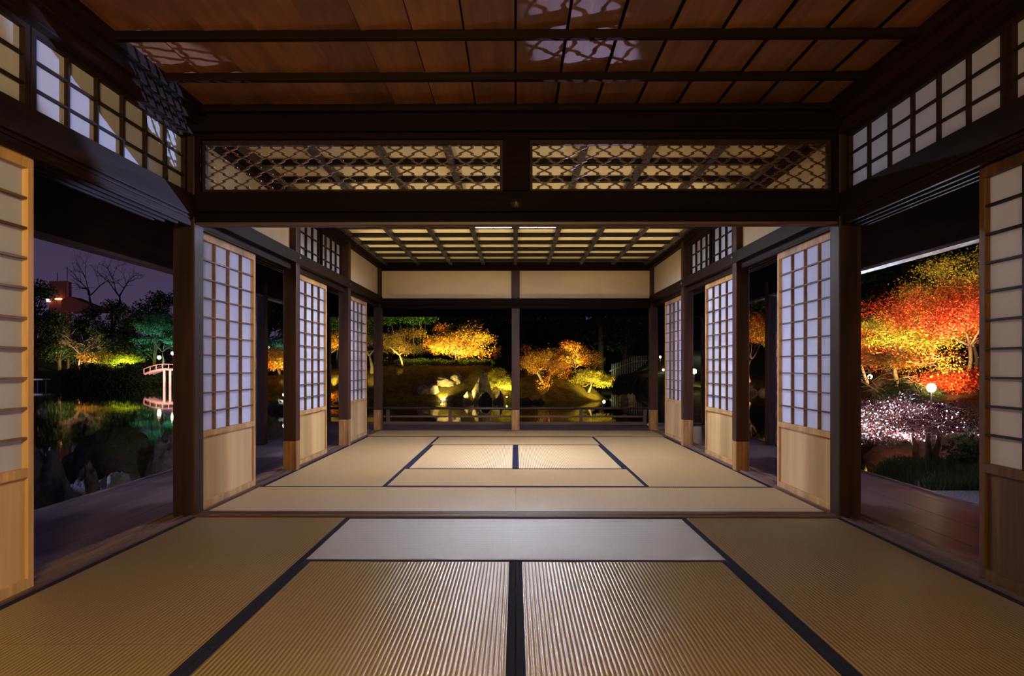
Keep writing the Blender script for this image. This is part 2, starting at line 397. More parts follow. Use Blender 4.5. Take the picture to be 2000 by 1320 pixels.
for s in (-1, 1):
    for (a, b, nc) in ((2.93, 4.325, 6), (1.95, 2.92, 4), (0.75, 1.83, 4), (-0.33, 0.74, 4)):
        transom(s, a, b, nc, 1.905, 2.25, (2.01, 2.125), num); num += 1
    for (a, b) in ((6.37, 7.28), (7.29, 8.20)):
        transom(s, a, b, 4, 1.885, 2.265, (1.975, 2.115), num, 0.03, 0.016); num += 1
# plaster above the lintels of the far room
for s, nm in ((-1, 'left'), (1, 'right')):
    for (a, b) in ((4.455, 6.245), (8.325, 10.235)):
        o = MB().box(min(s*1.93, s*1.99), max(s*1.93, s*1.99), a, b, 1.868, 2.27).build('wall_%s' % nm, M['plaster'], None); o['kind'] = 'structure'
    # frames round the two transom windows of the middle bay
    q = MB()
    def bxs(q, a, b, y0, y1, z0, z1): q.box(min(s*a, s*b), max(s*a, s*b), y0, y1, z0, z1)
    bxs(q, 1.92, 2.0, 7.275, 7.295, 1.885, 2.265); bxs(q, 1.91, 2.0, 6.36, 8.21, 1.868, 1.886)
    bxs(q, 1.90, 2.0, 6.36, 8.21, 2.235, 2.27)
    struct('trim_%d' % n_, q, M['beamY']); n_ += 1
    # solid side walls of the near room behind the camera
    o = MB().box(min(s*1.98, s*2.0), max(s*1.98, s*2.0), -1.7, 0.75, 0, 1.72).build('wall_%s' % nm, M['plaster'], None); o['kind'] = 'structure'
    # eave wall outside: outer lintel, boards above it
    q = MB(); bxs(q, 3.03, 3.13, -1.7, 11.9, 1.722, 1.746); struct('trim_%d' % n_, q, M['sillY']); n_ += 1  # added paler strip: lit lower edge of the lintel put into the wood colour
    q = MB(); bxs(q, 3.04, 3.12, -1.7, 12.0, 1.746, 1.80); bxs(q, 3.06, 3.10, -1.7, 12.0, 1.80, 2.36)
    struct('lintel', q, M['beamY'])
struct('wall_back', MB().box(-2.1, 2.1, -1.75, -1.7, -0.05, 2.46), M['plaster'])
# rear wall of the far room
q = MB().box(-1.875, 1.875, 10.225, 10.36, 1.698, 1.748).box(-1.875, 1.875, 10.20, 10.36, 1.748, 1.835)
struct('lintel', q, M['beamX'], bevel=0.002)
for a, b in ((-1.875, -0.057), (0.057, 1.875)):
    o = MB().box(a, b, 10.27, 10.33, 1.835, 2.235).build('wall_rear', M['plaster'], None); o['kind'] = 'structure'
struct('trim_%d' % n_, MB().box(-1.87, 1.87, 10.21, 10.36, 2.225, 2.35), M['beamX'], bevel=0.002); n_ += 1
q = MB().box(-3.1, 3.1, 11.88, 11.98, 1.70, 1.79).box(-3.1, 3.1, 11.90, 11.96, 1.79, 2.36)
struct('lintel', q, M['beamX'])
# roof over the verandas
q = MB().box(-3.6, -2.02, -1.7, 12.6, 2.36, 2.42).box(2.02, 3.6, -1.7, 12.6, 2.36, 2.42).box(-2.02, 2.02, 10.36, 12.6, 2.36, 2.42)
for k in range(20):
    y = -1.3 + k * 0.7
    for s in (-1, 1): q.box(min(s*2.02, s*3.5), max(s*2.02, s*3.5), y, y + 0.05, 2.30, 2.36)
struct('ceiling', q, M['beamY'])
# ---- beam wall between the two rooms
struct('lintel', MB().box(-1.90, 1.90, 4.345, 4.435, 1.742, 1.775), M['beamX'])
q = MB()
for k in range(4): q.box(-1.90, 1.90, 4.345 + k*0.0263, 4.345 + k*0.0263 + 0.011, 1.728, 1.742)
struct('lintel', q, M['sillX'])
q = MB().box(-1.90, 1.90, 4.35, 4.43, 1.775, 1.925).box(-1.90, 1.90, 4.315, 4.35, 1.80, 1.905)
q.box(-1.90, 1.90, 4.34, 4.44, 1.905, 1.925)
struct('beam', q, M['beamX'], bevel=0.002)
q = MB().box(-1.90, 1.90, 4.34, 4.44, 2.235, 2.45).box(-1.90, 1.90, 4.30, 4.34, 2.27, 2.355)
struct('beam', q, M['beamX'], bevel=0.002)
MB().box(-0.075, 0.083, 4.33, 4.45, 1.925, 2.235).build('pillar', M['beamX'], None, bevel=0.003)['kind'] = 'structure'
for s in (-1, 1):
    struct('trim_%d' % n_, MB().box(min(s*1.872, s*1.90), max(s*1.872, s*1.90), 4.34, 4.44, 1.925, 2.235), M['beamX']); n_ += 1
def lattice(x0, x1, label):
    z0, z1 = 1.925, 2.235
    cx = (x0 + x1) / 2; L = x1 - x0; H = z1 - z0
    o = thing('transom_lattice', label, 'lattice transom', (cx, 4.39, z0), 0, 'lattice transoms over the threshold')
    f = 0.018
    MB().box(-L/2, L/2, -0.02, 0.02, 0, f).box(-L/2, L/2, -0.02, 0.02, H - f*1.4, H).box(-L/2, -L/2 + f, -0.02, 0.02, f, H - f*1.4).box(L/2 - f, L/2, -0.02, 0.02, f, H - f*1.4).build('frame', M['dark_kumiko'], o)
    hw, hh = 0.0708, 0.0402
    xa, xb, za, zb = -L/2 + f, L/2 - f, f, H - f*1.4
    q = MB()
    def clipbar(p, r, w_):
        # clip a bar to the opening (Liang-Barsky)
        dx, dz = r[0]-p[0], r[1]-p[1]; t0, t1 = 0.0, 1.0
        for pp, qq in ((-dx, p[0]-xa), (dx, xb-p[0]), (-dz, p[1]-za), (dz, zb-p[1])):
            if abs(pp) < 1e-9:
                if qq < 0: return
                continue
            tt = qq / pp
            if pp < 0: t0 = max(t0, tt)
            else: t1 = min(t1, tt)
        if t1 - t0 < 0.02: return
        q.bar((p[0]+dx*t0, 0, p[1]+dz*t0), (p[0]+dx*t1, 0, p[1]+dz*t1), w_, 0.014)
    nx = int(L / hw) + 4; nz = 9
    for i in range(nx):
        for j in range(nz):
            if (i + j) % 2: continue
            X, Z = xa - hw + i * hw, za - hh*1.15 + j * hh
            for sg in (1, -1):
                a = (X, Z); e = (X + hw, Z + sg*hh)
                m1 = (X + hw*0.62, Z + sg*hh*0.47); m2 = (X + hw*0.38, Z + sg*hh*0.53)
                clipbar(a, m1, 0.0062); clipbar(m1, m2, 0.0062); clipbar(m2, e, 0.0062)
    q.build('lattice', M['ranma'], o)
lattice(-1.872, -0.075, 'dark transom of zigzag diamond lattice over the threshold, left of the centre post')
lattice(0.083, 1.872, 'dark transom of zigzag diamond lattice over the threshold, right of the centre post')
# ---- near room ceiling: overlapping boards + battens
q = MB(); bwid = 0.2372
for k in range(-8, 8):
    x = k * bwid
    n = len(q.v)
    ga = 0.0055
    q.v += [(x + ga, -1.7, 2.420), (x + bwid - ga, -1.7, 2.438), (x + bwid - ga, 4.34, 2.438), (x + ga, 4.34, 2.420),
            (x + ga, -1.7, 2.429), (x + bwid - ga, -1.7, 2.447), (x + bwid - ga, 4.34, 2.447), (x + ga, 4.34, 2.429)]
    q.f += [tuple(n+i for i in g) for g in ((0,3,2,1),(4,5,6,7),(0,1,5,4),(1,2,6,5),(2,3,7,6),(3,0,4,7))]
m, t, b = newmat('ceiling_board_cedar_varied')
v = coords(t, (1, 0.07, 1)); g = noise(t, v, 14, 6, 0.65, 1.0)
geo = t.nodes.new('ShaderNodeNewGeometry')
c = ramp(t, g, [(0.3, (0.115, 0.046, 0.016)), (0.72, (0.26, 0.115, 0.040))])
c = mixc(t, c, ramp(t, geo.outputs['Random Per Island'], [(0, (0.6, 0.56, 0.52)), (1, (1.3, 1.22, 1.15))]), 1.0, 'MULTIPLY')
st = noise(t, coords(t, (1, 0.6, 1)), 2.5, 5, 0.6)
c = mixc(t, c, (0.06, 0.022, 0.008), ramp(t, st, [(0.5, (0,) * 3), (0.72, (0.7,) * 3)]))
t.links.new(c, b.inputs['Base Color']); b.inputs['Roughness'].default_value = 0.55; bump(t, g, b, 0.001, 0.6)
M['boards'] = m
struct('ceiling', q, M['boards'])
q = MB()
for k in range(12):
    y = 4.335 - 0.487 * k
    if k == 0: q.box(-1.84, 1.84, 4.29, 4.33, 2.385, 2.425)
    else: q.box(-1.85, 1.85, y - 0.5*0.036, y + 0.5*0.036, 2.383, 2.4245)
struct('trim_%d' % n_, q, M['batten'], bevel=0.004); n_ += 1
struct('ceiling', MB().box(-2.05, 2.05, -1.75, 4.42, 2.452, 2.50), M['beamX'])
# ---- far room coffered ceiling
struct('ceiling', MB().box(-1.93, 1.93, 4.44, 10.36, 2.342, 2.38), M['coffer'])
q = MB()
for k in range(-4, 5): q.box(k*0.45 - 0.024, k*0.45 + 0.024, 4.44, 10.22, 2.302, 2.3415)
struct('trim_%d' % n_, q, M['barY'], bevel=0.003); n_ += 1
q = MB(); CY = [7.53 + 0.475 * k for k in range(-6, 6)]
for y in CY: q.box(-1.86, 1.86, y - 0.024, y + 0.024, 2.299, 2.3413)
struct('trim_%d' % n_, q, M['bar'], bevel=0.003); n_ += 1
# ceiling lights set in the coffers
M['diff'] = glow('lit_diffuser', (0.82, 0.86, 1.0), 215.0)
for s, nm in ((-1, 'left'), (1, 'right')):
    o = thing('ceiling_light', 'white panel light set in the coffered ceiling, %s of the middle bar' % nm, 'ceiling light', (s*0.225, 7.2925, 2.300), 0, 'panel lights in the coffered ceiling')
    MB().box(-0.20, 0.20, -0.205, -0.19, 0, 0.04).box(-0.20, 0.20, 0.19, 0.205, 0, 0.04).box(-0.20, -0.185, -0.19, 0.19, 0, 0.04).box(0.185, 0.20, -0.19, 0.19, 0, 0.04).box(-0.004, 0.004, -0.19, 0.19, 0.002, 0.03).build('housing', M['black'], o)
    MB().box(-0.184, -0.005, -0.189, 0.189, 0.012, 0.03).box(0.005, 0.184, -0.189, 0.189, 0.012, 0.03).build('diffuser', M['diff'], kids(o)[0])
# ---- sliding paper screens
def screen(s, x, yc, label, group, fr='light_wood', pn='panel_wood', km='kumiko', L=0.985, first={}):
    """inner face towards the room (-s); rests in the bottom track"""
    key = (s, fr, L)
    H = 1.722; zb = 0.035; zm = 0.450; st = 0.036; d = 0.015
    if key in first:
        o = copy_tree(first[key]);  o.location = (s*x, yc, -0.004); o['label'] = label; o['group'] = group; return o
    o = thing('shoji_screen', label, 'sliding screen', (s*x, yc, -0.004), 0, group)
    for e in (-1, 1):
        MB().box(-d, d, min(e*L/2, e*(L/2 - st)), max(e*L/2, e*(L/2 - st)), 0, H).build('stile', M[fr], o, bevel=0.002)
    a = L/2 - st
    MB().box(-d, d, -a, a, H - 0.045, H).build('top_rail', M[fr], o)
    MB().box(-d*1.15, d, -a, a, zm, zm + 0.036).build('middle_rail', M[fr], o)
    MB().box(-d, d, -a, a, 0, zb + 0.012).build('bottom_rail', M[fr], o)
    MB().box(s*0.002 - 0.004, s*0.002 + 0.004, -a, a, zb + 0.012, zm).build('base_board', M[pn], o)
    q = MB(); z0, z1 = zm + 0.036, H - 0.045; xi = -s*0.011
    for k in range(1, 4):
        y = -a + 2*a*k/4; q.box(min(xi, s*0.009), max(xi, s*0.009), y - 0.0075, y + 0.0075, z0, z1)
    for k in range(1, 10):
        z = z0 + (z1 - z0)*k/10; q.box(min(xi*1.1, s*0.009), max(xi*1.1, s*0.009), -a, a, z - 0.0045, z + 0.0045)
    lat = q.build('lattice', M[km], o)
    X = s*0.0095
    MB().poly([(X, -a, z0), (X, a, z0), (X, a, z1), (X, -a, z1)]).build('paper', M['paper'], lat)
    first[key] = o
    return o
G = 'paper sliding screens'
screen(-1, 1.951, 4.955, 'pale cedar shoji screen against the big left corner pillar, beyond the threshold', G)
screen(-1, 1.951, 7.02, 'pale cedar shoji screen in the middle bay on the left of the far room', G)
screen(-1, 1.951, 9.05, 'pale cedar shoji screen in the farthest bay on the left', G)
screen(1, 1.951, 4.955, 'pale cedar shoji screen against the big right corner pillar, beyond the threshold', G)
screen(1, 1.951, 7.02, 'pale cedar shoji screen in the middle bay on the right of the far room', G)
screen(1, 1.951, 9.05, 'pale cedar shoji screen in the farthest bay on the right', G)
screen(-1, 1.951, 2.44, 'orange-brown shoji screen cut by the left edge of the frame', G)
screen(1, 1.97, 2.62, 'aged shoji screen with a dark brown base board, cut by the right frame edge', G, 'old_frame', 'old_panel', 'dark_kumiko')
# screens slid behind them on the outer track, near the camera and out of the picture
for s, nm in ((-1, 'left'), (1, 'right')):
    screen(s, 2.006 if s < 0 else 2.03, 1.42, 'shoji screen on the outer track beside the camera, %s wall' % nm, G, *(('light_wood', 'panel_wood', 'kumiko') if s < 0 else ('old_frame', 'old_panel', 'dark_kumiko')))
# ---- nail covers on the rails
def nail_cover(loc, axis, label, r=0.035):
    q = MB(); n = 48; ring = []
    for rr, dd in ((1.0, 0.0), (0.92, 0.006), (0.5, 0.009), (0.32, 0.014), (0.0, 0.016)):
        row = []
        for k in range(n):
            a = 2*math.pi*k/n; m_ = rr*r*(1 + (0.10*abs(math.cos(3*a)) if rr > 0.4 else 0))
            u, w_ = m_*math.cos(a), m_*math.sin(a)
            row.append((axis[0]*dd + (u if axis[1] else 0), axis[1]*dd + (u if axis[0] else 0), w_))
        ring.append(row)
    for row in ring: q.v += row
    for i in range(len(ring) - 1):
        for k in range(n): q.f.append((i*n + k, i*n + (k+1) % n, (i+1)*n + (k+1) % n, (i+1)*n + k))
    o = q.build('nail_cover', M['bronze'], None, smooth=True, loc=loc)
    tag(o, label, 'ornament', 'flower-shaped nail covers')
nail_cover((0.005, 4.3145, 1.852), (0, -1), 'dark flower-shaped nail cover on the big beam over the threshold')
for s, nm in ((-1, 'left'), (1, 'right')):
    nail_cover((s*1.8675, 6.33, 1.822), (-s, 0), 'small metal nail cover on the %s rail above the first pillar of the far room' % nm, 0.024)
    nail_cover((s*1.8675, 8.27, 1.822), (-s, 0), 'small metal nail cover on the %s rail beside the farthest plaster panel' % nm, 0.02)
# ---- veranda railing
o = thing('veranda_railing', 'low dark wooden railing along the garden edge of the rear veranda', 'railing', (0, 11.9, -0.052))
MB().tube([(-3.1, 0, 0.262), (2.16, 0, 0.262)], 0.021, 10).build('top_rail', M['rail'], o, smooth=True)
MB().box(-3.08, 2.12, -0.014, 0.014, 0.115, 0.145).build('middle_rail', M['rail'], o)
MB().box(-3.08, 2.12, -0.022, 0.022, 0.0, 0.045).build('bottom_rail', M['rail'], o)
for x in (-3.06, -2.07, -1.06, 0.0, 1.06, 2.09):
    MB().box(x - 0.026, x + 0.026, -0.028, 0.028, 0.045, 0.245).build('rail_post', M['rail'], o)
# ---- small floor spotlights standing behind the rear corner pillars
def floor_spot(loc, aim, energy, color, cone, label, blend=0.3):
    o = thing('floor_spotlight', label, 'spotlight', loc)
    MB().box(-0.045, 0.045, -0.04, 0.04, 0, 0.012).build('base_plate', M['black'], o)
    d = (Vector(aim) - (Vector(loc) + Vector((0, 0, 0.09)))).normalized()
    c = Vector((0, 0, 0.09))
    MB().tube([(0, 0, 0.012), (0, 0, 0.075)], 0.008, 8).build('stand', M['black'], o)
    MB().tube([c - d*0.06, c - d*0.04, c + d*0.04, c + d*0.045], [0.015, 0.024, 0.028, 0.028], 14).build('lamp_head', M['black'], o, smooth=False)
    MB().tube([c + d*0.0455, c + d*0.0475], 0.024, 14).build('lens', glow('spot_lens', (0.1, 0.1, 0.12), 0.05), o)
    l = lamp('SPOT', Vector(loc) + c + d*0.06, energy, color, 0.012, aim=aim, cone=cone, blend=blend)
floor_spot((1.96, 8.46, -0.004), (-1.93, 3.78, 2.14), 3600, (0.45, 0.55, 1.0), 10.5, 'small black floor spotlight behind the last but one pillar on the right', 0.3)
floor_spot((1.915, 10.56, -0.052), (0.36, 3.70, 2.43), 520, (0.80, 0.62, 1.0), 4.4, 'small black floor spotlight behind the right rear corner pillar', 0.35)

# added wash lights, unseen behind the middle pillars, that brighten the coffered ceiling
for s, nm in ((-1, 'left'), (1, 'right')):
    for y, which in ((6.44, 'first'), (8.43 if s < 0 else 8.50, 'second')):
        o = thing('floor_spotlight', 'added upward wash light, unseen behind the %s pillar of the far room on the %s' % (which, nm), 'spotlight', (s*1.955, y, -0.004))
        MB().lathe([(0.035, 0), (0.035, 0.01), (0.028, 0.015), (0.030, 0.05), (0.026, 0.052)], 14).build('lamp_body', M['black'], o)
        MB().lathe([(0.022, 0.053), (0.022, 0.056)], 14).build('lens', glow('added_wash_lens', (1.0, 0.85, 0.62), 6), o)
        lamp('SPOT', (s*1.93, y, 0.08), 120, (1.0, 0.80, 0.52), 0.03, aim=(s*0.7, y + 0.1, 2.34), cone=100, blend=0.8)
# ================================================================ THE GARDEN
RNG = random.Random(7)
def leafmat(name, stops, transl=0.35, rough=0.5, spec=0.3, patch=None):
    m, t, b = newmat(name)
    g = t.nodes.new('ShaderNodeNewGeometry')
    c = ramp(t, g.outputs['Random Per Island'], stops)
    if patch:
        n = noise(t, coords(t), patch[0], 3, 0.5)
        c = mixc(t, c, patch[1], ramp(t, n, [(0.46, (0,) * 3), (0.58, (0.9,) * 3)]))
    t.links.new(c, b.inputs['Base Color']); b.inputs['Roughness'].default_value = rough
    b.inputs['Specular IOR Level'].default_value = spec
    tr = t.nodes.new('ShaderNodeBsdfTranslucent'); t.links.new(c, tr.inputs[0])
    mx = t.nodes.new('ShaderNodeMixShader'); mx.inputs[0].default_value = transl
    t.links.new(b.outputs[0], mx.inputs[1]); t.links.new(tr.outputs[0], mx.inputs[2])
    t.links.new(mx.outputs[0], t.nodes['Material Output'].inputs[0])
    return m
L_ = {
 'gold': leafmat('golden_maple_leaves', [(0, (0.50, 0.13, 0.015)), (0.3, (0.70, 0.33, 0.03)), (0.65, (0.80, 0.52, 0.06)), (1, (0.30, 0.30, 0.04))], 0.2, patch=(0.9, (0.64, 0.21, 0.02))),
 'orange': leafmat('orange_maple_leaves', [(0, (0.55, 0.09, 0.02)), (0.5, (0.85, 0.30, 0.04)), (1, (0.80, 0.50, 0.07))], 0.2, patch=(1.1, (0.50, 0.40, 0.05))),
 'red': leafmat('scarlet_maple_leaves', [(0, (0.60, 0.02, 0.015)), (0.5, (0.85, 0.09, 0.03)), (1, (0.90, 0.28, 0.06))], 0.22),
 'lime': leafmat('lime_leaves', [(0, (0.30, 0.40, 0.04)), (0.6, (0.55, 0.55, 0.07)), (1, (0.75, 0.42, 0.05))]),
 'olive': leafmat('olive_yellow_leaves', [(0, (0.34, 0.30, 0.04)), (0.6, (0.55, 0.42, 0.06)), (1, (0.55, 0.25, 0.04))]),
 'green': leafmat('green_leaves', [(0, (0.05, 0.09, 0.015)), (0.6, (0.12, 0.22, 0.03)), (1, (0.26, 0.36, 0.05))], 0.2),
 'dark': leafmat('dark_evergreen_leaves', [(0, (0.02, 0.04, 0.015)), (1, (0.06, 0.09, 0.03))], 0.15),
 'teal': leafmat('pine_needles', [(0, (0.05, 0.14, 0.08)), (1, (0.12, 0.28, 0.16))], 0.2),
 'gloss': leafmat('glossy_maroon_leaves', [(0, (0.03, 0.010, 0.014)), (0.7, (0.07, 0.02, 0.022)), (1, (0.20, 0.05, 0.02))], 0.12, 0.24, 1.0),
}
M['bark'] = wood('brown_bark', (0.05, 0.03, 0.018), (0.22, 0.15, 0.085), 'Z', 0.85, 14, 0.2)
M['pale_bark'] = wood('pale_bark', (0.25, 0.19, 0.10), (0.60, 0.50, 0.30), 'Z', 0.8, 12, 0.2)
def rock_mat(name, c0, c1, moss=None):
    m, t, b = newmat(name)
    v = coords(t); g = noise(t, v, 6, 7, 0.65, 0.5)
    c = ramp(t, g, [(0.32, c0), (0.7, c1)])
    if moss:
        geo = t.nodes.new('ShaderNodeNewGeometry'); sp_ = t.nodes.new('ShaderNodeSeparateXYZ'); t.links.new(geo.outputs['Normal'], sp_.inputs[0])
        c = mixc(t, c, moss, ramp(t, mul(t, sp_.outputs['Z'], mul(t, g, 0.5), 'ADD'), [(0.7, (0,) * 3), (1.0, (0.9,) * 3)]))
    t.links.new(c, b.inputs['Base Color']); b.inputs['Roughness'].default_value = 0.75; b.inputs['Specular IOR Level'].default_value = 0.3
    bump(t, noise(t, v, 18, 8, 0.7), b, 0.03, 0.9)
    return m
M['rock'] = rock_mat('grey_rock', (0.05, 0.05, 0.055), (0.26, 0.25, 0.26))
M['mossy'] = rock_mat('mossy_rock', (0.04, 0.035, 0.03), (0.16, 0.14, 0.12), (0.06, 0.10, 0.02))
M['warm_rock'] = rock_mat('tan_garden_rock', (0.16, 0.13, 0.08), (0.50, 0.44, 0.30))
def ground_mat(name, c0, c1, litter=None, amt=0.55, sc=1.0):
    m, t, b = newmat(name)
    v = coords(t)
    g = noise(t, v, 2.2 * sc, 6, 0.7)
    c = ramp(t, g, [(0.3, c0), (0.7, c1)])
    if litter:
        l = noise(t, v, 16 * sc, 3, 0.8)
        c = mixc(t, c, litter, ramp(t, l, [(amt, (0,) * 3), (amt + 0.05, (0.9,) * 3)]))
    t.links.new(c, b.inputs['Base Color']); b.inputs['Roughness'].default_value = 0.9; b.inputs['Specular IOR Level'].default_value = 0.1
    bump(t, noise(t, v, 22 * sc, 5, 0.7), b, 0.06 / sc, 0.8)
    return m
M['lawn'] = ground_mat('island_turf_with_fallen_leaves', (0.05, 0.05, 0.012), (0.26, 0.22, 0.04), (0.62, 0.27, 0.04), 0.60)
M['moss'] = ground_mat('dark_mossy_ground', (0.03, 0.035, 0.015), (0.08, 0.09, 0.03), (0.16, 0.07, 0.02), 0.62)
M['hillside'] = ground_mat('leaf_covered_slope', (0.035, 0.018, 0.008), (0.10, 0.05, 0.018), (0.34, 0.10, 0.02), 0.58)
M['path'] = ground_mat('sandy_path', (0.28, 0.20, 0.12), (0.42, 0.32, 0.20))
M['gravel'] = plain('grey_gravel', (0.22, 0.21, 0.21), 0.95, 0.1, var=0.6, scale=38)
# ---- water
m, t, b = newmat('pond_water')
b.inputs['Base Color'].default_value = (0.004, 0.006, 0.005, 1); b.inputs['Roughness'].default_value = 0.03
b.inputs['IOR'].default_value = 1.5; b.inputs['Specular IOR Level'].default_value = 0.9
bump(t, noise(t, coords(t, (1, 0.5, 1)), 1.6, 2, 0.5), b, 0.004, 0.25)
M['water'] = m
ZW = -0.72
o = MB().poly([(-170, -10, ZW), (90, -10, ZW), (90, 150, ZW), (-170, 150, ZW)]).build('pond_water', M['water'], None); o['kind'] = 'structure'
# ---- land
def sst(x): x = min(1, max(0, x)); return x * x * (3 - 2 * x)
def terrain(name, x0, x1, y0, y1, nx, ny, fn, mat):
    me = MB()
    for j in range(ny + 1):
        for i in range(nx + 1):
            x = x0 + (x1 - x0) * i / nx; y = y0 + (y1 - y0) * j / ny; me.v.append((x, y, fn(x, y)))
    for j in range(ny):
        for i in range(nx):
            a = j * (nx + 1) + i
            if max(me.v[k][2] for k in (a, a+1, a+nx+1, a+nx+2)) < ZW - 0.5: continue
            me.f.append((a, a + 1, a + nx + 2, a + nx + 1))
    o = me.build(name, mat, None, smooth=True); o['kind'] = 'structure'; return o
def interp(x, pts):
    if x <= pts[0][0]: return pts[0][1]
    for (a, va), (b_, vb) in zip(pts, pts[1:]):
        if x <= b_: return va + (vb - va) * sst((x - a) / (b_ - a))
    return pts[-1][1]
def wig(x, y, s=1.0): return 0.5 * math.sin(x * 1.3 * s + 1.7 * math.sin(y * 0.9 * s)) + 0.5 * math.sin(y * 1.7 * s + x * 0.6 * s)
ISL = [(-15.5, -1.5), (-14, 0.1), (-12, 0.45), (-9, 0.75), (-6, 0.92), (-1.6, 0.92), (0.1, 0.50), (1.6, 0.55), (2.6, 0.45), (3.5, 0.0), (4.6, -0.74), (5.4, -1.5)]
def isl(x, y):
    top = interp(x, ISL); k = sst((y - 32.6) / 3.6); bk = 1 - sst((y - 44) / 5)
    return -1.25 + (top + 1.25) * min(k, bk) + 0.05 * wig(x, y, 1.5)
terrain('island_terrain', -16, 6, 31.8, 50, 110, 90, isl, M['lawn'])
def shoreR(y): return interp(y, [(6.5, 3.05), (9, 4.2), (12, 5.6), (17, 8.2), (25, 12.0), (40, 21), (60, 36)])
def landR(x, y):
    if x > 2.9 and y < 6.0: e = 1.0
    else: e = sst((x - shoreR(y) + 0.25) / 0.7)
    rise = 1.25 * sst((x * 0.6 + y * 0.8 - 14.3) / 6.0) + 2.2 * sst((y - 24) / 14)
    return -1.3 + e * (0.72 + rise) + 0.04 * wig(x, y, 2)
terrain('garden_terrain', 2.2, 42, -4, 60, 130, 160, landR, M['hillside'])
def landRear(x, y):
    ys = interp(x, [(-75, 60), (-40, 71), (-22, 71), (-8, 62), (8, 61.5), (12.5, 44.3), (60, 44)])
    e = sst((y - ys) / 1.6)
    hill = interp(x, [(-60, 3.0), (-22, 3.4), (-8, 6.5), (40, 6.5)]) * sst((y - ys - 9) / 26)
    return -1.3 + e * 1.25 + hill + 0.4 * sst((y - ys) / 7) + 0.1 * wig(x, y, 0.4)
terrain('far_bank_terrain', -110, 80, 40, 130, 190, 90, landRear, M['moss'])
# near left bank under the veranda: earth sloping into the pond
def landL(x, y):
    e = sst((x + 4.6 + 0.5 * wig(y, x, 0.8)) / 1.2) * sst((9.5 - y) / 2.0)
    return -1.2 + e * 0.62
terrain('bank_terrain', -8, -2.9, -4, 11, 40, 80, landL, M['moss'])
# grass / dark turf strip next to the right veranda and the gravel drip strip
def stripR(x, y): return -0.50 + 0.03 * wig(x, y, 3)
struct('gravel_path', MB().box(3.13, 5.9, -1.7, 8.25, -0.62, -0.50), M['gravel'])
# ---- rocks
from mathutils import noise as mn
def rock(loc, size, mat, seed, label, name='garden_rock', group=None, flat=1.0, cat='rock'):
    r = random.Random(seed); bm_ = MB(); nu, nv = 36, 22; big = max(size) > 0.3
    if not big: nu, nv = 14, 9
    off = Vector((seed * 3.1, seed * 1.7, seed * 0.9))
    dirs = [(Vector((r.uniform(-1, 1), r.uniform(-1, 1), r.uniform(-0.2, 1))).normalized(), r.uniform(0.74, 0.96)) for _ in range(9)]
    for j in range(nv + 1):
        ph = math.pi * j / nv
        for i in range(nu):
            th = 2 * math.pi * i / nu
            d = Vector((math.sin(ph) * math.cos(th), math.sin(ph) * math.sin(th), math.cos(ph)))
            k = 1.0 + 0.26 * mn.noise(d * 1.3 + off) + 0.20 * mn.noise(d * 3.1 + off) - 0.22 * (1 - abs(mn.noise(d * 4.2 + off)) * 2) ** 3
            for n_d, c_ in dirs:
                dt = d.dot(n_d)
                if dt > 0.05: k = min(k, c_ / dt)
            k += 0.05 * mn.noise(d * 9 + off)
            bm_.v.append((d.x * k * size[0] / 2, d.y * k * size[1] / 2, d.z * k * size[2]))
    for j in range(nv):
        for i in range(nu):
            bm_.f.append((j*nu + i, (j+1)*nu + i, (j+1)*nu + (i+1) % nu, j*nu + (i+1) % nu))
    o = bm_.build(name, mat, None, smooth=True, loc=loc)
    o.rotation_euler = (0, 0, r.uniform(0, 3))
    return tag(o, label, cat, group)
# ---- vegetation
def foliage_arr(centres, radii, n, size, seed, flat=0.55, up=0.5, aspect=0.62):
    g = np.random.default_rng(seed); C_ = np.array(centres); R_ = np.array(radii)
    if R_.ndim == 1: R_ = np.stack([R_, R_, R_ * flat], 1)
    wts = R_[:, 0] * R_[:, 1]; wts = wts / wts.sum()
    idx = g.choice(len(C_), n, p=wts)
    d = g.normal(size=(n, 3)); d /= np.linalg.norm(d, axis=1)[:, None]
    rad = g.uniform(0, 1, n) ** 0.45
    P = C_[idx] + d * R_[idx] * rad[:, None]
    nrm = g.normal(size=(n, 3)); nrm[:, 2] = np.abs(nrm[:, 2]) + up; nrm /= np.linalg.norm(nrm, axis=1)[:, None]
    a = g.normal(size=(n, 3)); a -= nrm * (a * nrm).sum(1)[:, None]; a /= np.linalg.norm(a, axis=1)[:, None]
    b_ = np.cross(nrm, a); s = size * g.uniform(0.65, 1.3, n)[:, None]
    Q = np.stack([P - a * s, P - b_ * s * aspect - nrm * s * 0.15, P + a * s, P + b_ * s * aspect - nrm * s * 0.15], 1)
    return Q
def foliage(parent, centres, radii, n, size, mat, seed, name='foliage', **k):
    me = quads_mesh(name, foliage_arr(centres, radii, n, size, seed, **k), mat)
    o = bpy.data.objects.new(name, me); COL.objects.link(o)
    if parent is not None: o.parent = parent
    return o
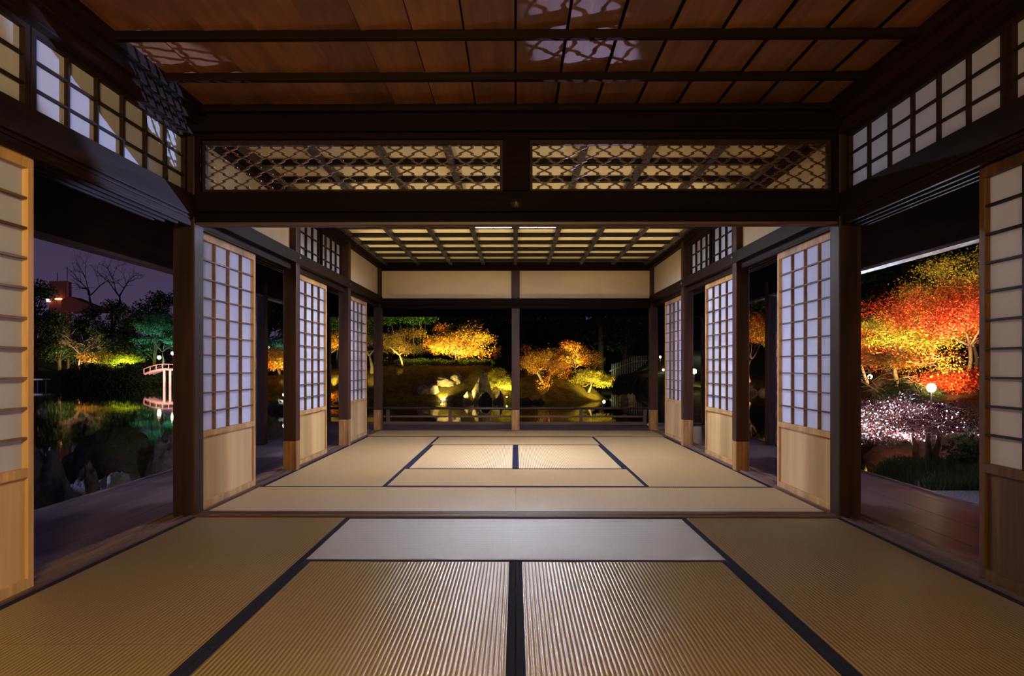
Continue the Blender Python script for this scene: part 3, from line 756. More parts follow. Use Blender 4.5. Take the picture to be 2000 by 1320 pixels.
def skeleton(q, h, spread, r0, seed, stems=1, trunk=0.35, lean=(0, 0), levels=3, droop=0.0, nlimb=5, nside=6, taper=0.55):
    """grows trunk, limbs and twigs into q; returns tips"""
    r = random.Random(seed); tips = []
    def grow(p, d, L, rad, lev):
        pts = [p.copy()]; rr = [rad]; n = 4 if lev > 1 else 6
        for i in range(n):
            d = (d + Vector((r.uniform(-.28, .28), r.uniform(-.28, .28), r.uniform(-.16, .16) - droop * (1 if lev > 0 else 0)))).normalized()
            p = p + d * L / n; pts.append(p.copy()); rr.append(rad * (1 - taper * (i + 1) / n))
        q.tube(pts, rr, nside if lev < 2 else 4)
        if lev >= levels: tips.append(p.copy()); tips.append(pts[-3].copy()); return
        k = nlimb if lev == 0 else 3
        off = r.uniform(0, 6.28)
        for j in range(k):
            a = off + 2 * math.pi * j / k + r.uniform(-.4, .4)
            out = Vector((math.cos(a), math.sin(a), 0))
            base = pts[-1] if j % 2 == 0 or lev == 0 else pts[-2]
            nd = (out * spread / max(h, .1) * (1.15 if lev == 0 else 0.8) + d * (0.55 if lev == 0 else 0.8) + Vector((0, 0, 0.1 - 0.05 * lev))).normalized()
            grow(base, nd, L * (0.95 if lev == 0 else 0.68), rr[-1] * (0.72 if taper > 0.5 else 0.8), lev + 1)
    for s_ in range(stems):
        a = 2 * math.pi * s_ / stems
        d = Vector((lean[0] + (0.35 * math.cos(a) if stems > 1 else 0), lean[1] + (0.35 * math.sin(a) if stems > 1 else 0), 1)).normalized()
        grow(Vector((0.06 * math.cos(a) * (stems > 1), 0.06 * math.sin(a) * (stems > 1), -0.15)), d, h * trunk + .15, r0, 0)
    return tips
def tree(name, label, loc, h, spread, leaf, n, size, seed, bark='bark', group=None, stems=1, trunk=0.35, lean=(0, 0), levels=3, droop=0.0,
         clump=0.22, flat=0.5, nlimb=5, cat='tree', r0=None, up=0.5, rz=0, spiky=0):
    o = thing(name, label, cat, loc, rz, group)
    q = MB(); tips = skeleton(q, h, spread, r0 or h * 0.035, seed, stems, trunk, lean, levels, droop, nlimb, 6, 0.55 if leaf else 0.3)
    zmax = max(t_.z for t_ in tips); xs = max(max(abs(t_.x), abs(t_.y)) for t_ in tips)
    kz, kx = h * 0.93 / max(zmax, .1), spread * 0.5 * 0.9 / max(xs, .1)
    q.v = [(v_[0] * kx if abs(v_[2]) > 0.3 else v_[0], v_[1] * kx if abs(v_[2]) > 0.3 else v_[1], v_[2] * kz) for v_ in q.v] if False else [(v_[0] * (1 + (kx - 1) * min(1, max(0, v_[2] / (0.4 * zmax)))), v_[1] * (1 + (kx - 1) * min(1, max(0, v_[2] / (0.4 * zmax)))), v_[2] * kz) for v_ in q.v]
    q.build('trunk', M[bark], o, smooth=True)
    if leaf:
        cs = [(t_.x * kx, t_.y * kx, t_.z * kz) for t_ in tips]
        rg = random.Random(seed + 5); R0 = clump * spread * 0.5 + 0.02
        rs = [(R0 * k_, R0 * k_, R0 * k_ * flat) for k_ in (rg.uniform(0.55, 1.45) for _ in cs)]
        if spiky:
            for (x_, y_, z_) in list(cs):
                if z_ > h * 0.45 and rg.random() < spiky:
                    l_ = rg.uniform(.10, .24) * h; dx = x_ * .25 * rg.random()
                    cs.append((x_ + dx * .5, y_, z_ + l_ * .9)); rs.append((0.05 + R0 * .12, 0.05, l_))
        foliage(o, cs, rs, n, size, L_[leaf], seed, flat=flat, up=up)
    return o
def mass(name, label, loc, centres, radii, n, size, leaf, seed, cat='shrub', group=None, stem=True):
    o = thing(name, label, cat, loc, 0, group)
    if stem:
        q = MB()
        for i, (c_, r_) in enumerate(zip(centres, radii)):
            q.tube([(c_[0] * .3, c_[1] * .3, -0.1), (c_[0] * .7, c_[1] * .7, c_[2] * .5), (c_[0], c_[1], c_[2])], [0.05 + 0.01 * r_[2], 0.03, 0.012], 5)
        q.build('branches', M['bark'], o)
    foliage(o, centres, radii, n, size, L_[leaf], seed)
    return o
# ---- garden lamps -------------------------------------------------
def spotlight(loc, aim, energy, color, label, cone=80, bulb=0.05, glowk=60, kind='SPOT', group='garden spotlights', size=0.08, show=True, face=None):
    loc = Vector(loc); aim = Vector(aim)
    d = (aim - loc).normalized()
    o = thing('garden_spotlight', label, 'spotlight', loc, 0, group)
    k = bulb / 0.05
    MB().tube([(0, 0, -0.25 * k), (0, 0, 0)], 0.012 * k, 6).build('stake', M['black'], o)
    MB().tube([-d * 0.10 * k, -d * 0.08 * k, d * 0.02 * k, d * 0.04 * k], [0.02 * k, 0.03 * k, 0.034 * k, 0.036 * k] if glowk > 20 else [0.03 * k, 0.05 * k, 0.062 * k, 0.066 * k], 12).build('lamp_head', M['black'], o)
    q = MB(); q.lathe([(0.001, -bulb)] + [(bulb * math.cos(a), bulb * math.sin(a)) for a in (-1.1, -.6, 0, .6, 1.1)] + [(0.001, bulb)], 12, tuple(d * 0.05 * k))
    q.build('bulb', glow('lamp_bulb', color, glowk), kids(o)[1], smooth=True)
    if energy > 0: lamp(kind, loc + d * (0.12 * k + 0.02) + (Vector((0, 0, 0.06)) if kind == 'POINT' else Vector()), energy, color, size, aim=aim, cone=cone, blend=0.6)
    return o
def lantern(loc, label, color=WARM, k=1.0, glowk=40, energy=0, group='post lanterns round the pond', h=1.2, r=0.10):
    o = thing('garden_lantern', label, 'lantern', loc, 0, group)
    MB().tube([(0, 0, -h - 0.1), (0, 0, -r)], 0.035, 8).build('post', M['black'], o)
    MB().lathe([(0.02, -r), (r * .8, -r * .7), (r, 0), (r * .8, r * .7), (0.02, r)], 12).build('lamp_globe', glow('lantern_glow', color, glowk), o, smooth=True)
    MB().lathe([(r * 1.3, r * .8), (r * .4, r * 1.3), (0.01, r * 1.6)], 10).build('cap', M['black'], o)
    if energy: lamp('POINT', Vector(loc) + Vector((0, -r * 1.6, 0)), energy, color, r)
    return o
def gz(x, y): return isl(x, y)
# ================= rear island =================
def onisl(px_, D, dz=0.0): X = (px_ - 1007) / F * D; return (X, D, isl(X, D) + dz)
tree('maple_tree', 'large golden orange maple spreading over the island, left of the middle post', onisl(896, 37.0, -.1), 2.45, 4.4, 'gold', 12500, 0.034, 11, stems=3, trunk=0.16, levels=4, clump=0.15, nlimb=4, flat=0.7, spiky=.5, r0=.075)
tree('maple_tree', 'yellow-brown maple with thin upright twigs at the left end of the railing view', onisl(788, 36.2, -.1), 1.95, 3.7, 'olive', 6500, 0.032, 12, 'pale_bark', trunk=0.18, levels=4, clump=0.15, flat=0.8, spiky=.4, r0=.06)
tree('bare_tree', 'pale leafless tree with a whitish trunk beside the left rear corner pillar', onisl(727, 35.4), 2.1, 2.6, 'olive', 500, 0.03, 13, 'pale_bark', trunk=0.42, levels=3, droop=0.06, r0=0.13)
tree('maple_tree', 'small bright lime-yellow maple left of the middle post', onisl(974, 34.4, -0.1), 1.2, 1.75, 'lime', 6500, 0.030, 14, trunk=0.10, levels=4, clump=0.2, flat=0.8, spiky=.3, r0=.03)
tree('maple_tree', 'orange maple with a forked trunk right of the middle post', onisl(1066, 35.2, -.05), 1.75, 2.9, 'gold', 7500, 0.032, 15, 'pale_bark', stems=2, trunk=0.24, levels=4, clump=0.17, flat=0.75, spiky=.35, r0=.06)
tree('maple_tree', 'dark orange and green maple behind the leaning lit tree', onisl(1128, 38.5, -.1), 2.3, 3.4, 'gold', 8000, 0.034, 16, trunk=0.14, levels=4, clump=0.17, flat=0.6, r0=.06)
tree('leaning_tree', 'brightly lit tree leaning right on a pale trunk at the tip of the island', onisl(1146, 35.0), 1.15, 2.7, 'lime', 6500, 0.032, 17, 'pale_bark', trunk=0.42, lean=(0.75, 0), levels=4, clump=0.18, flat=0.45, r0=0.075)
for k, (xa, xb, D) in enumerate(((775, 870, 40.0), (880, 960, 40.5))):
    wd = (xb - xa) / F * D
    mass('garden_shrub', 'low green lit shrub glimpsed under the crown of the %s' % ('yellow-brown maple', 'large golden maple')[k], onisl((xa + xb) / 2, D), [(-wd*.35, 0, .15), (0, 0, .2), (wd*.35, 0, .15)], [(wd*.25, .3, .25)] * 3, 2500, 0.035, 'lime', 36 + k, 'shrub', 'shrubs behind the island crest')
    lamp('SPOT', onisl((xa + xb) / 2, D - 1.6, .2), 60, (0.75, 1.0, 0.3), 0.1, aim=tuple(onisl((xa + xb) / 2, D, .3)), cone=130)
tree('maple_tree', 'glowing yellow maple seen between the second and third left shoji', onisl(648, 36.0, -.1), 2.1, 4.2, 'gold', 9000, 0.036, 18, trunk=0.16, clump=0.18, levels=4)
tree('maple_tree', 'orange maple seen in the gap right of the first left shoji', onisl(545, 36.0, -.2), 1.6, 3.8, 'orange', 9000, 0.036, 19, trunk=0.12, clump=0.18, levels=4)
mass('evergreen_tree', 'green-lit evergreen crown above the maples at the left of the rear opening', (-5.9, 43.5, 0.5), [(-1.6, 0, 3.3), (-0.2, 0, 3.3), (0.6, 0, 3.4), (0.3, .6, 3.8), (-1.2, .5, 3.9), (-2.8, 0, 3.3)], [(0.85, .8, .5)] * 6, 5000, 0.045, 'green', 20, 'tree')
mass('evergreen_tree', 'dim green evergreen crown above the yellow maple between the left shoji', (-10.6, 43.0, 0.5), [(-1.6, 0, 2.7), (0.2, 0, 2.9), (1.6, 0, 2.5), (0.4, .6, 3.7), (-1.2, .5, 3.6)], [(1.2, 1.0, .8)] * 5, 5000, 0.06, 'green', 21, 'tree')
# clipped dark hedges along the crest
for k, (xp, wd) in enumerate(((800, 3.0), (882, 2.2), (930, 1.5))):
    X, Y, Z = onisl(xp, 36.6)
    mass('clipped_hedge', ['dark clipped hedge under the yellow-brown maple', 'dark clipped hedge under the large golden maple', 'short dark hedge piece behind the lime-yellow maple'][k], (X, Y, Z),
         [(-wd/2 + wd*(i+.5)/5, 0, 0.10) for i in range(5)], [(wd/8, 0.3, 0.14)] * 5, 1500, 0.035, 'dark', 30 + k, 'hedge', 'hedges on the island crest', stem=False)
IR = 'lit rocks on the island'
for k, (px_, D, sx, sz, lb) in enumerate((
    (868, 34.7, 1.0, .30, 'flat-topped pale rock highest on the slope, brightly lit'), (890, 34.9, .8, .32, 'rounded pale rock touching the highest lit rock on its right'),
    (826, 34.3, .75, .30, 'pale rock lower down on the left of the lit group'), (845, 34.3, .5, .36, 'upright pale rock second from the left in the lit group'),
    (858, 33.6, .38, .12, 'small white stone just above the slope spotlight, left one'), (877, 33.8, .6, .16, 'low white stone just above the slope spotlight, right one'))):
    rock(onisl(px_, D, 0.02), (sx, .6, sz), M['warm_rock'], 40 + k, lb, group=IR)
for k, (px_, D, sx, sz, lb) in enumerate((
    (943, 33.2, 1.35, .86, 'tall rugged rock at the water with yellow-lit ridges'), (915, 32.9, .55, .38, 'dark rounded rock leaning on the left of the rugged waterside rock'),
    (948, 32.5, .8, .36, 'smooth dark boulder in front of the rugged waterside rock'), (975, 32.9, .4, .45, 'narrow pale-veined rock right of the rugged waterside rock'),
    (1025, 32.9, .5, .22, 'low dark rock at the waterline right of the middle post'), (1052, 32.9, .5, .18, 'second low dark rock at the waterline right of the middle post'))):
    X = (px_ - 1007) / F * D
    rock((X, D, ZW - 0.05), (sx, .7, sz * 1.5), M['mossy' if k in (2, 4, 5) else 'warm_rock'], 50 + k, lb, group='rocks at the island waterline')
rock((4.85, 33.2, ZW - 0.02), (.55, .5, .44), M['mossy'], 61, 'rounded mossy stone off the right tip of the island')
rock((5.25, 33.6, ZW - 0.02), (.50, .5, .42), M['warm_rock'], 62, 'blocky tan stone right of the mossy stone off the island tip')
# lights of the island
spotlight(onisl(862, 33.5, 0.22), (-2.9, 35.4, 0.5), 260, YEL, 'spotlight low on the island slope beside the small white stones', 110, 0.045, 60)
spotlight(onisl(990, 33.7, 0.30), (-0.75, 34.5, 0.9), 300, YEL, 'spotlight under the lime-yellow maple', 120, 0.03, 30)
spotlight(onisl(1180, 33.6, 0.32), (3.7, 35.0, 0.9), 620, YEL, 'white-glowing spotlight at the right tip of the island', 110, 0.055, 90)
for k, (px_, D, aim, e, cone) in enumerate(((905, 35.4, (-2.6, 37.2, 3.0), 1200, 80), (860, 35.4, (-3.6, 37.0, 3.0), 1100, 80), (940, 35.7, (-1.7, 37.3, 2.6), 700, 76), (778, 34.9, (-5.6, 36.5, 2.5), 560, 72),
    (1056, 33.8, (1.5, 35.4, 2.0), 380, 66), (1112, 36.6, (3.0, 38.5, 2.4), 620, 90), (650, 34.4, (-9.0, 36.2, 2.4), 900, 66), (560, 34.4, (-11.6, 36.2, 1.9), 700, 66), (722, 34.3, (-7.0, 35.6, 1.4), 110, 60))):
    X, Y, Z = onisl(px_, D, 0.16)
    spotlight((X, Y, Z), aim, e, YEL, ['ground spotlight under the right half of the large golden maple', 'ground spotlight under the left half of the large golden maple', 'ground spotlight right of the large golden maple trunk', 'ground spotlight under the yellow-brown maple', 'ground spotlight under the forked orange maple', 'ground spotlight under the dark orange and green maple', 'ground spotlight under the maple between the left shoji', 'ground spotlight under the maple right of the first left shoji', 'ground spotlight at the foot of the pale leafless tree'][k], cone, 0.012, 3)
lamp('SPOT', (-5.5, 41.0, 1.4), 420, (0.95, 1.0, 0.35), 0.1, aim=(-5.8, 43.6, 4.2), cone=90)
lamp('SPOT', (-10.4, 41.2, 1.2), 110, (0.75, 1.0, 0.45), 0.1, aim=(-10.4, 43.2, 4.0), cone=110)
lamp('SPOT', (-2.5, 32.5, -0.3), 130, YEL, 0.05, aim=(-1.45, 33.2, 0.1), cone=100)
lamp('SPOT', (-0.9, 33.5, 0.25), 60, YEL, 0.05, aim=(0.6, 34.2, 0.1), cone=90)
# added warm fill light, no fixture, that rakes the turf of the island
lamp('SPOT', (0.2, 33.0, 0.6), 14, YEL, 0.1, aim=(-1.5, 34.2, 0.0), cone=90)
# ================= far bank, rear =================
def far(px_, D, dz=0): X = (px_ - 1007) / F * D; return (X, D, landRear(X, D) + dz)
# fence climbing along the far bank on the right
o = thing('picket_fence', 'faint wooden picket fence on the far bank, left of the right rear corner pillar', 'fence', (0, 0, 0))
pts = [(1205, 724, 62.6), (1235, 706, 63.0), (1290, 700, 63.5)]
q = MB(); prev = None
for k in range(29):
    xx = 1195 + 3.4 * k; yy = interp(xx, [(1195, 727), (1240, 712), (1295, 707)]); P_ = at(xx, yy, 63.0)
    q.box(P_.x - 0.03, P_.x + 0.03, P_.y, P_.y + 0.05, P_.z - 0.8, P_.z + 0.72)
q.build('picket', M['warm_rock'], o)['kind'] = 'stuff'
q = MB(); q.tube([at(1190, 725, 63.1), at(1215, 714, 63.1), at(1240, 706, 63.1), at(1296, 700, 63.1)], 0.05, 5).build('fence_rail', M['warm_rock'], o)
lamp('SPOT', at(1255, 716, 61.0), 7, (1.0, 0.95, 0.8), 0.1, aim=tuple(at(1255, 708, 63.0)), cone=120)
lantern(at(1289, 697, 58), 'tall orange-glowing lantern seen just right of the right rear corner pillar', (1.0, 0.55, 0.22), glowk=30, r=0.085, energy=60)
lantern(at(1295, 722, 56), 'small green-white lantern beside the third right shoji', (0.55, 1.0, 0.75), glowk=40, r=0.07, energy=20)
lantern(at(1372, 681, 60), 'small white lantern high in the gap left of the middle right shoji', (0.75, 0.9, 1.0), glowk=60, r=0.09, energy=20)
spotlight(at(1355, 725, 30), (0, 0, .9), 0, (1.0, 0.72, 0.42), 'big glaring warm spotlight in the gap beside the third right shoji', bulb=0.10, glowk=90)
lamp('SPOT', at(1366, 722, 31.0), 120, (1.0, 0.62, 0.3), 0.1, aim=tuple(at(1372, 740, 34)), cone=120)
# small spit of land the glaring lamp stands on
terrain('spit_terrain', 2.0, 13.0, 13.0, 46.0, 50, 90, lambda x, y: -1.3 + 0.68 * sst((0.052 - abs(x / y - 0.236)) / 0.012) * sst((y - 14) / 3) * (1 - sst((y - 42) / 3)) + 0.85 * math.exp(-((x / y - 0.245) / 0.035) ** 2 - ((y - 34) / 5) ** 2), M['moss'])
# ================= wood behind =================
protos = []
def woodtree(kind, loc, sc, rz, label, group):
    if kind >= len(protos) or protos[kind] is None:
        pass
    o = protos[kind]
    if o.get('placed'):
        o = copy_tree(o)
    o['placed'] = 1
    o.location = loc; o.scale = (sc, sc, sc); o.rotation_euler = (0, 0, rz); o['label'] = label; o['group'] = group
    return o
for k in range(3):
    r = random.Random(100 + k); o = thing('evergreen_tree', 'x', 'tree', (0, 0, 0))
    q = MB(); cs = []; rs = []
    for i in range(16):
        a = r.uniform(0, 6.28); z = r.uniform(2.0, 8.4) ; rr = 2.7 * math.sin(min(1, (9.6 - z) / 6.0) * 1.5) * r.uniform(.35, .8)
        cs.append((rr * math.cos(a), rr * math.sin(a), z)); k2 = r.uniform(0.9, 1.5); rs.append((k2, k2, k2 * 0.62))
        q.tube([(0, 0, z * .55), (rr * .5 * math.cos(a), rr * .5 * math.sin(a), z * .85), cs[-1]], [.09, .06, .02], 5)
    q.tube([(0, 0, -1), (0.1, 0, 3), (0, 0.1, 8.6)], [.26, .2, .04], 8)
    q.build('trunk', M['bark'], o); foliage(o, cs, rs, 5200, 0.13, L_['dark'], 100 + k); protos.append(o)
WR = 'unlit evergreens in the wood behind the far bank'
k = 0
for D, xs_, sc in ((68, (770, 850, 930, 1010, 1085, 1160, 1230, 1310, 1400), 1.15), (80, (730, 805, 890, 965, 1045, 1125, 1200, 1280, 1350), 1.35)):
    for x_ in xs_:
        woodtree(k % 3, far(x_ + RNG.uniform(-14, 14), D + RNG.uniform(-3, 3), -0.3), sc * RNG.uniform(.9, 1.12), RNG.uniform(0, 6), 'unlit evergreen in the black wood behind the rear garden', WR); k += 1
for x_, D in ((742, 92), (752, 96), (1140, 94), (1160, 97), (1222, 92), (1240, 96), (1440, 58), (1500, 55), (1560, 60), (1470, 70), (1530, 75), (560, 72), (610, 70), (660, 75), (520, 78)):
    woodtree(k % 3, far(x_, D, -0.3), 1.2 * RNG.uniform(.9, 1.15), RNG.uniform(0, 6), 'unlit evergreen in the black wood seen between the shoji', 'unlit evergreens seen between the shoji'); k += 1
lamp('SPOT', at(1180, 735, 62), 90, (0.7, 0.9, 0.5), 0.3, aim=tuple(at(1215, 640, 72)), cone=70)
# ================= left bank =================
LB = 'trees on the left far bank'
for i, (x_, D, sc, lb) in enumerate(((62, 74, 1.08, 'dark tall tree rising against the sky at the left edge of the left opening'), (112, 78, .80, 'dark tree in front of the tower block'), (165, 82, .86, 'olive-tinged tree behind the bare red-lit tree'),
    (215, 83, .92, 'dark tree under the leafless treetops on the skyline'), (255, 78, .88, 'dark round tree right of the leafless treetops'), (300, 76, 1.0, 'broad dark tree behind the green-lit pine'), (345, 78, 1.0, 'dark tree against the sky beside the big left pillar'),
    (192, 79, .66, 'olive-green tree between the bare tree and the pine'), (128, 79, .62, 'yellowish tree left of the bare red-lit tree'), (20, 72, 1.0, 'dark tree half hidden by the near left shoji'), (400, 78, 1.05, 'dark tree hidden behind the big left pillar'))):
    woodtree(i % 3, far(x_, D, -0.3), sc, RNG.uniform(0, 6), lb, LB)
tree('pine_tree', 'teal-lit layered pine beside the big left pillar', far(312, 74.0), 6.4, 6.4, 'teal', 11000, 0.075, 70, trunk=0.42, clump=0.28, flat=0.3, levels=3)
tree('maple_tree', 'small lime-green lit tree near the arched bridge', far(236, 73.2), 2.1, 4.2, 'lime', 4600, 0.07, 71, trunk=0.3, clump=0.3, flat=0.4)
tree('bare_tree', 'leafless tree with a red-lit trunk on the left bank', far(152, 74.2), 5.4, 5.0, None, 0, 0, 72, 'pale_bark', trunk=0.34, levels=4, r0=0.16)
tree('bare_tree', 'leafless treetop on the skyline, left of the pair', (-53.2, 92, 7.0), 9.0, 8, None, 0, 0, 73, 'bark', trunk=0.45, levels=4, r0=0.26, nlimb=4)
tree('bare_tree', 'leafless treetop on the skyline, right of the pair', (-50.2, 92, 7.0), 9.0, 7.5, None, 0, 0, 74, 'bark', trunk=0.45, levels=4, r0=0.26, nlimb=4)
tree('maple_tree', 'dull tan-leaved tree between the bare tree and the lime-green tree', far(195, 74.4), 2.3, 4.6, 'olive', 3200, 0.08, 75, trunk=0.3, clump=0.3, flat=0.4)
lamp('SPOT', far(318, 72.4, 0.6), 900, (0.42, 1.0, 0.78), 0.2, aim=(far(312, 74)[0], 74.2, 5.5), cone=120)
lamp('SPOT', far(238, 72.4, 0.25), 700, (0.75, 1.0, 0.2), 0.2, aim=(far(236, 73)[0], 73.4, 2.0), cone=130)
lamp('SPOT', far(154, 73.0, 0.2), 700, (1.0, 0.5, 0.38), 0.1, aim=(far(152, 74)[0], 74.2, 3.0), cone=80)
lamp('SPOT', far(178, 75.5, 0.8), 1400, (1.0, 0.85, 0.35), 0.2, aim=(far(178, 79)[0], 79.5, 5.6), cone=130)
lamp('SPOT', far(116, 75.4, 0.8), 300, (1.0, 0.85, 0.35), 0.2, aim=(far(112, 78)[0], 78.5, 4.5), cone=120)
lamp('SPOT', far(205, 73.0, 0.3), 420, (1.0, 0.7, 0.45), 0.2, aim=(far(198, 74)[0], 74.4, 2.2), cone=120)
terrain('path_terrain', -64, -50, 71.0, 76.0, 40, 20, lambda x, y: landRear(x, y) + 0.04 + 1.0 * math.exp(-((x + 56) / 3.0) ** 2 - ((y - 74) / 1.6) ** 2) - 0.15 * (1 - math.exp(-((x + 56) / 4.5) ** 2)), M['path'])
lamp('SPOT', (-55, 71.6, 1.6), 420, (1.0, 0.62, 0.42), 0.2, aim=(-56, 74, 0.6), cone=80)
# dark clipped shrub island in the pond
X0 = (217 - 1007) / F * 62
mass('clipped_shrub', 'large dark rounded shrub mass standing in the pond in the left opening', (X0, 62.3, ZW), [(-4.0, 0, .72), (-2.6, .2, .98), (-1.0, 0, 1.02), (0.8, .2, 1.05), (2.4, 0, 1.0), (3.8, .2, .85), (0, -.3, .6), (-2, -.3, .6), (2, -.3, .6)],
     [(1.1, 1.2, .80), (1.2, 1.2, .82), (1.2, 1.2, .84), (1.2, 1.2, .84), (1.2, 1.2, .82), (1.1, 1.2, .78), (1.6, 1.2, .7), (1.8, 1.2, .7), (1.8, 1.2, .7)], 26000, 0.075, 'dark', 80)
# low footbridge with a pale edge at the far left
q = MB(); a = at(20, 741, 58); b_ = at(86, 741, 58)
o = thing('footbridge', 'low footbridge with a pale lavender edge on the left beside the dark shrub mass', 'bridge', (a.x, 58, 0))
L0 = b_.x - a.x; zt = a.z
MB().box(0, L0, -.5, .5, zt - .05, zt + .05).build('deck', plain('pale_stone', (0.5, 0.5, 0.6), 0.7), o)
for k in range(5): MB().box(L0*k/4 - .05, L0*k/4 + .05, -.1, .1, ZW - .3, zt - .05).build('bridge_post', M['black'], o)
lamp('AREA', (a.x + L0/2, 56.4, zt + 0.4), 14, (0.7, 0.7, 1.0), 1.5, aim=(a.x + L0/2, 58, zt))
# arched bridge lit red-white beside the pillar
Bx0, Bx1 = (288 - 1007) / F * 60, (372 - 1007) / F * 60
o = thing('arched_bridge', 'arched wooden bridge lit red and white beside the big left pillar', 'bridge', ((Bx0 + Bx1)/2, 60, ZW))
Lb = Bx1 - Bx0
M['redwood'] = plain('red_brown_bridge_wood', (0.58, 0.30, 0.24), 0.6); 
def bz(u): return 1.0 + 0.40 * (1 - (2*u - 1)**2)
for nm, dz, rr in (('deck', 0, 0.09), ('handrail', 0.42, 0.035)):
    for yy in ((-.8, .8) if nm != 'deck' else (-.7, 0, .7)):
        MB().tube([(-Lb/2 + Lb*i/14, yy, bz(i/14) + dz) for i in range(15)], rr, 6).build(nm, M['redwood'], o)
for i in range(0, 15, 2):
    MB().box(-Lb/2 + Lb*i/14 - .03, -Lb/2 + Lb*i/14 + .03, -.85, -.79, bz(i/14), bz(i/14) + .45).build('baluster', M['redwood'], o)
for i in (6.3, 8.2, 11):
    MB().box(-Lb/2 + Lb*i/14 - .09, -Lb/2 + Lb*i/14 + .09, -.7, -.56, -.4, bz(i/14)).build('bridge_pier', M['redwood'], o)
lamp('AREA', (o.location.x, 57.6, 0.1), 150, (1.0, 0.74, 0.70), 1.6, aim=(o.location.x, 60, 0.6))
lantern(at(308, 698, 63), 'warm lantern beyond the arched bridge, left of the two', (1.0, 0.7, 0.4), glowk=30, r=0.16)
lantern(at(335, 690, 63), 'warm lantern beyond the arched bridge, right of the two', (1.0, 0.7, 0.4), glowk=30, r=0.16)
# lamps and things seen in the gap right of the first left shoji
lantern(at(523, 677, 66), 'small reddish lantern in the gap right of the first left shoji', (1.0, 0.55, 0.35), glowk=25, r=0.14)
spotlight(at(555, 771, 27), (0, 0, .9), 0, (1.0, 0.96, 0.9), 'starry white spotlight low over the pond in the gap right of the first left shoji', bulb=0.075, glowk=120)
rock((at(555, 771, 27).x - .2, 27, ZW - .05), (1.8, .8, .50), M['mossy'], 63, 'flat dark rock under the starry white spotlight')
spotlight(at(641, 775, 31.4), at(650, 720, 36), 30, WARM, 'small warm spotlight at the waterline between the left shoji', 100, bulb=0.06, glowk=60)
mass('azalea_shrub', 'low orange-leaved shrub at the waterline between the left shoji', (at(655, 786, 31.9).x, 32.2, ZW), [(-.3, 0, .25), (.3, 0, .2), (0.1, .3, .35)], [(.45, .4, .25)] * 3, 1500, 0.04, 'orange', 81)
mass('azalea_shrub', 'olive shrub below the orange maple right of the first left shoji', onisl(545, 33.6), [(-.5, 0, .1), (.4, 0, .1), (0, .3, .2)], [(.7, .4, .28)] * 3, 2000, 0.045, 'olive', 82)
tree('pine_tree', 'small teal-lit pine over the orange maple right of the first left shoji', onisl(549, 40.5), 2.7, 2.0, 'teal', 3000, 0.04, 83, clump=0.25, flat=0.3)
lamp('SPOT', onisl(549, 39.2, 0.9), 70, (0.4, 1.0, 0.8), 0.1, aim=(onisl(549, 40.5)[0], 40.6, 2.8), cone=100)
# tower block on the horizon
o = thing('tower_block', 'brown tower block with red lights on the skyline above the left trees', 'building', (-186.6, 300, 0))
M['brownwall'] = plain('brown_concrete', (0.14, 0.07, 0.055), 0.9, 0.1)
MB().box(-4.4, 2.4, -1.2, 1.2, 0, 28).box(-4.4, 2.4, -1.2, 1.2, 33, 36).box(-3.6, 2.4, -1.2, 1.2, 28, 33).build('wall', M['brownwall'], o)
MB().box(2.4, 3.4, -0.9, 1.2, 0, 35.7).build('side_wall', plain('rust_concrete', (0.30, 0.13, 0.10), 0.9, 0.1), o)
MB().box(-2.0, -1.8, 0, .2, 36, 39.5).box(2.2, 2.35, 0, .2, 36, 42).build('antenna', M['black'], o)
MB().poly([(3.0, -5, 23), (18, -5, 23), (18, -5, 24.5), (6.2, -5, 29.3), (3.0, -5, 28)]).poly([(3.0, 3, 23), (3, 3, 28), (6.2, 3, 29.3), (18, 3, 24.5), (18, 3, 23)]).poly([(3.0, -5, 28), (6.2, -5, 29.3), (6.2, 3, 29.3), (3.0, 3, 28)]).poly([(6.2, -5, 29.3), (18, -5, 24.5), (18, 3, 24.5), (6.2, 3, 29.3)]).build('roof', M['brownwall'], o)
for (x0, z0, w_, h_, c_, e_) in ((-4.7, 27.4, .9, 1.3, (1.0, 0.35, 0.2), 9), (-1.2, 28.3, 2.2, .5, (1.0, 0.28, 0.12), 8), (3.4, 26.0, 1.9, .6, (1.0, 0.65, 0.15), 2.2)):
    MB().box(x0, x0 + w_, -2.6, -1.3, z0, z0 + h_).build('window', glow('lit_window', c_, e_), o)
lamp('AREA', (-184, 270, 22), 1000, (1.0, 0.45, 0.3), 6, aim=(-188, 296, 31))
# ================= near left rocks =================
NL = 'grey rocks beside the left veranda'
rock((-4.60, 7.1, -0.62), (.62, .55, .70), M['rock'], 90, 'tall grey rock at the left edge beside the veranda', group=NL)
rock((-4.13, 7.0, -0.66), (.40, .42, .62), M['rock'], 91, 'pointed grey rock leaning on the tall grey rock', group=NL)
rock((-4.25, 7.75, -0.66), (.5, .45, .45), M['rock'], 92, 'dark grey rock right of the pointed rock', group=NL)
rock((-4.3, 8.4, -0.70), (1.1, .5, .28), M['rock'], 93, 'flat grey slab behind the veranda edge', group=NL)
rock((-3.9, 8.9, -0.70), (.9, .5, .30), M['rock'], 94, 'second flat grey slab nearer the big left pillar', group=NL)
for k in range(9):
    r = random.Random(300 + k)
    rock((-4.15 + .12 * (k % 3) + r.uniform(-.03, .03), 6.1 + .16 * (k // 3), -0.58), (.17, .15, .12), M['rock'], 95 + k, 'small grey cobble at the foot of the tall grey rock', 'cobble', 'cobbles at the foot of the tall grey rock')
rock((-5.95, 10.9, -0.80), (1.55, 1.2, .80), M['mossy'], 120, 'big dark mossy boulder at the pond edge in the left opening')
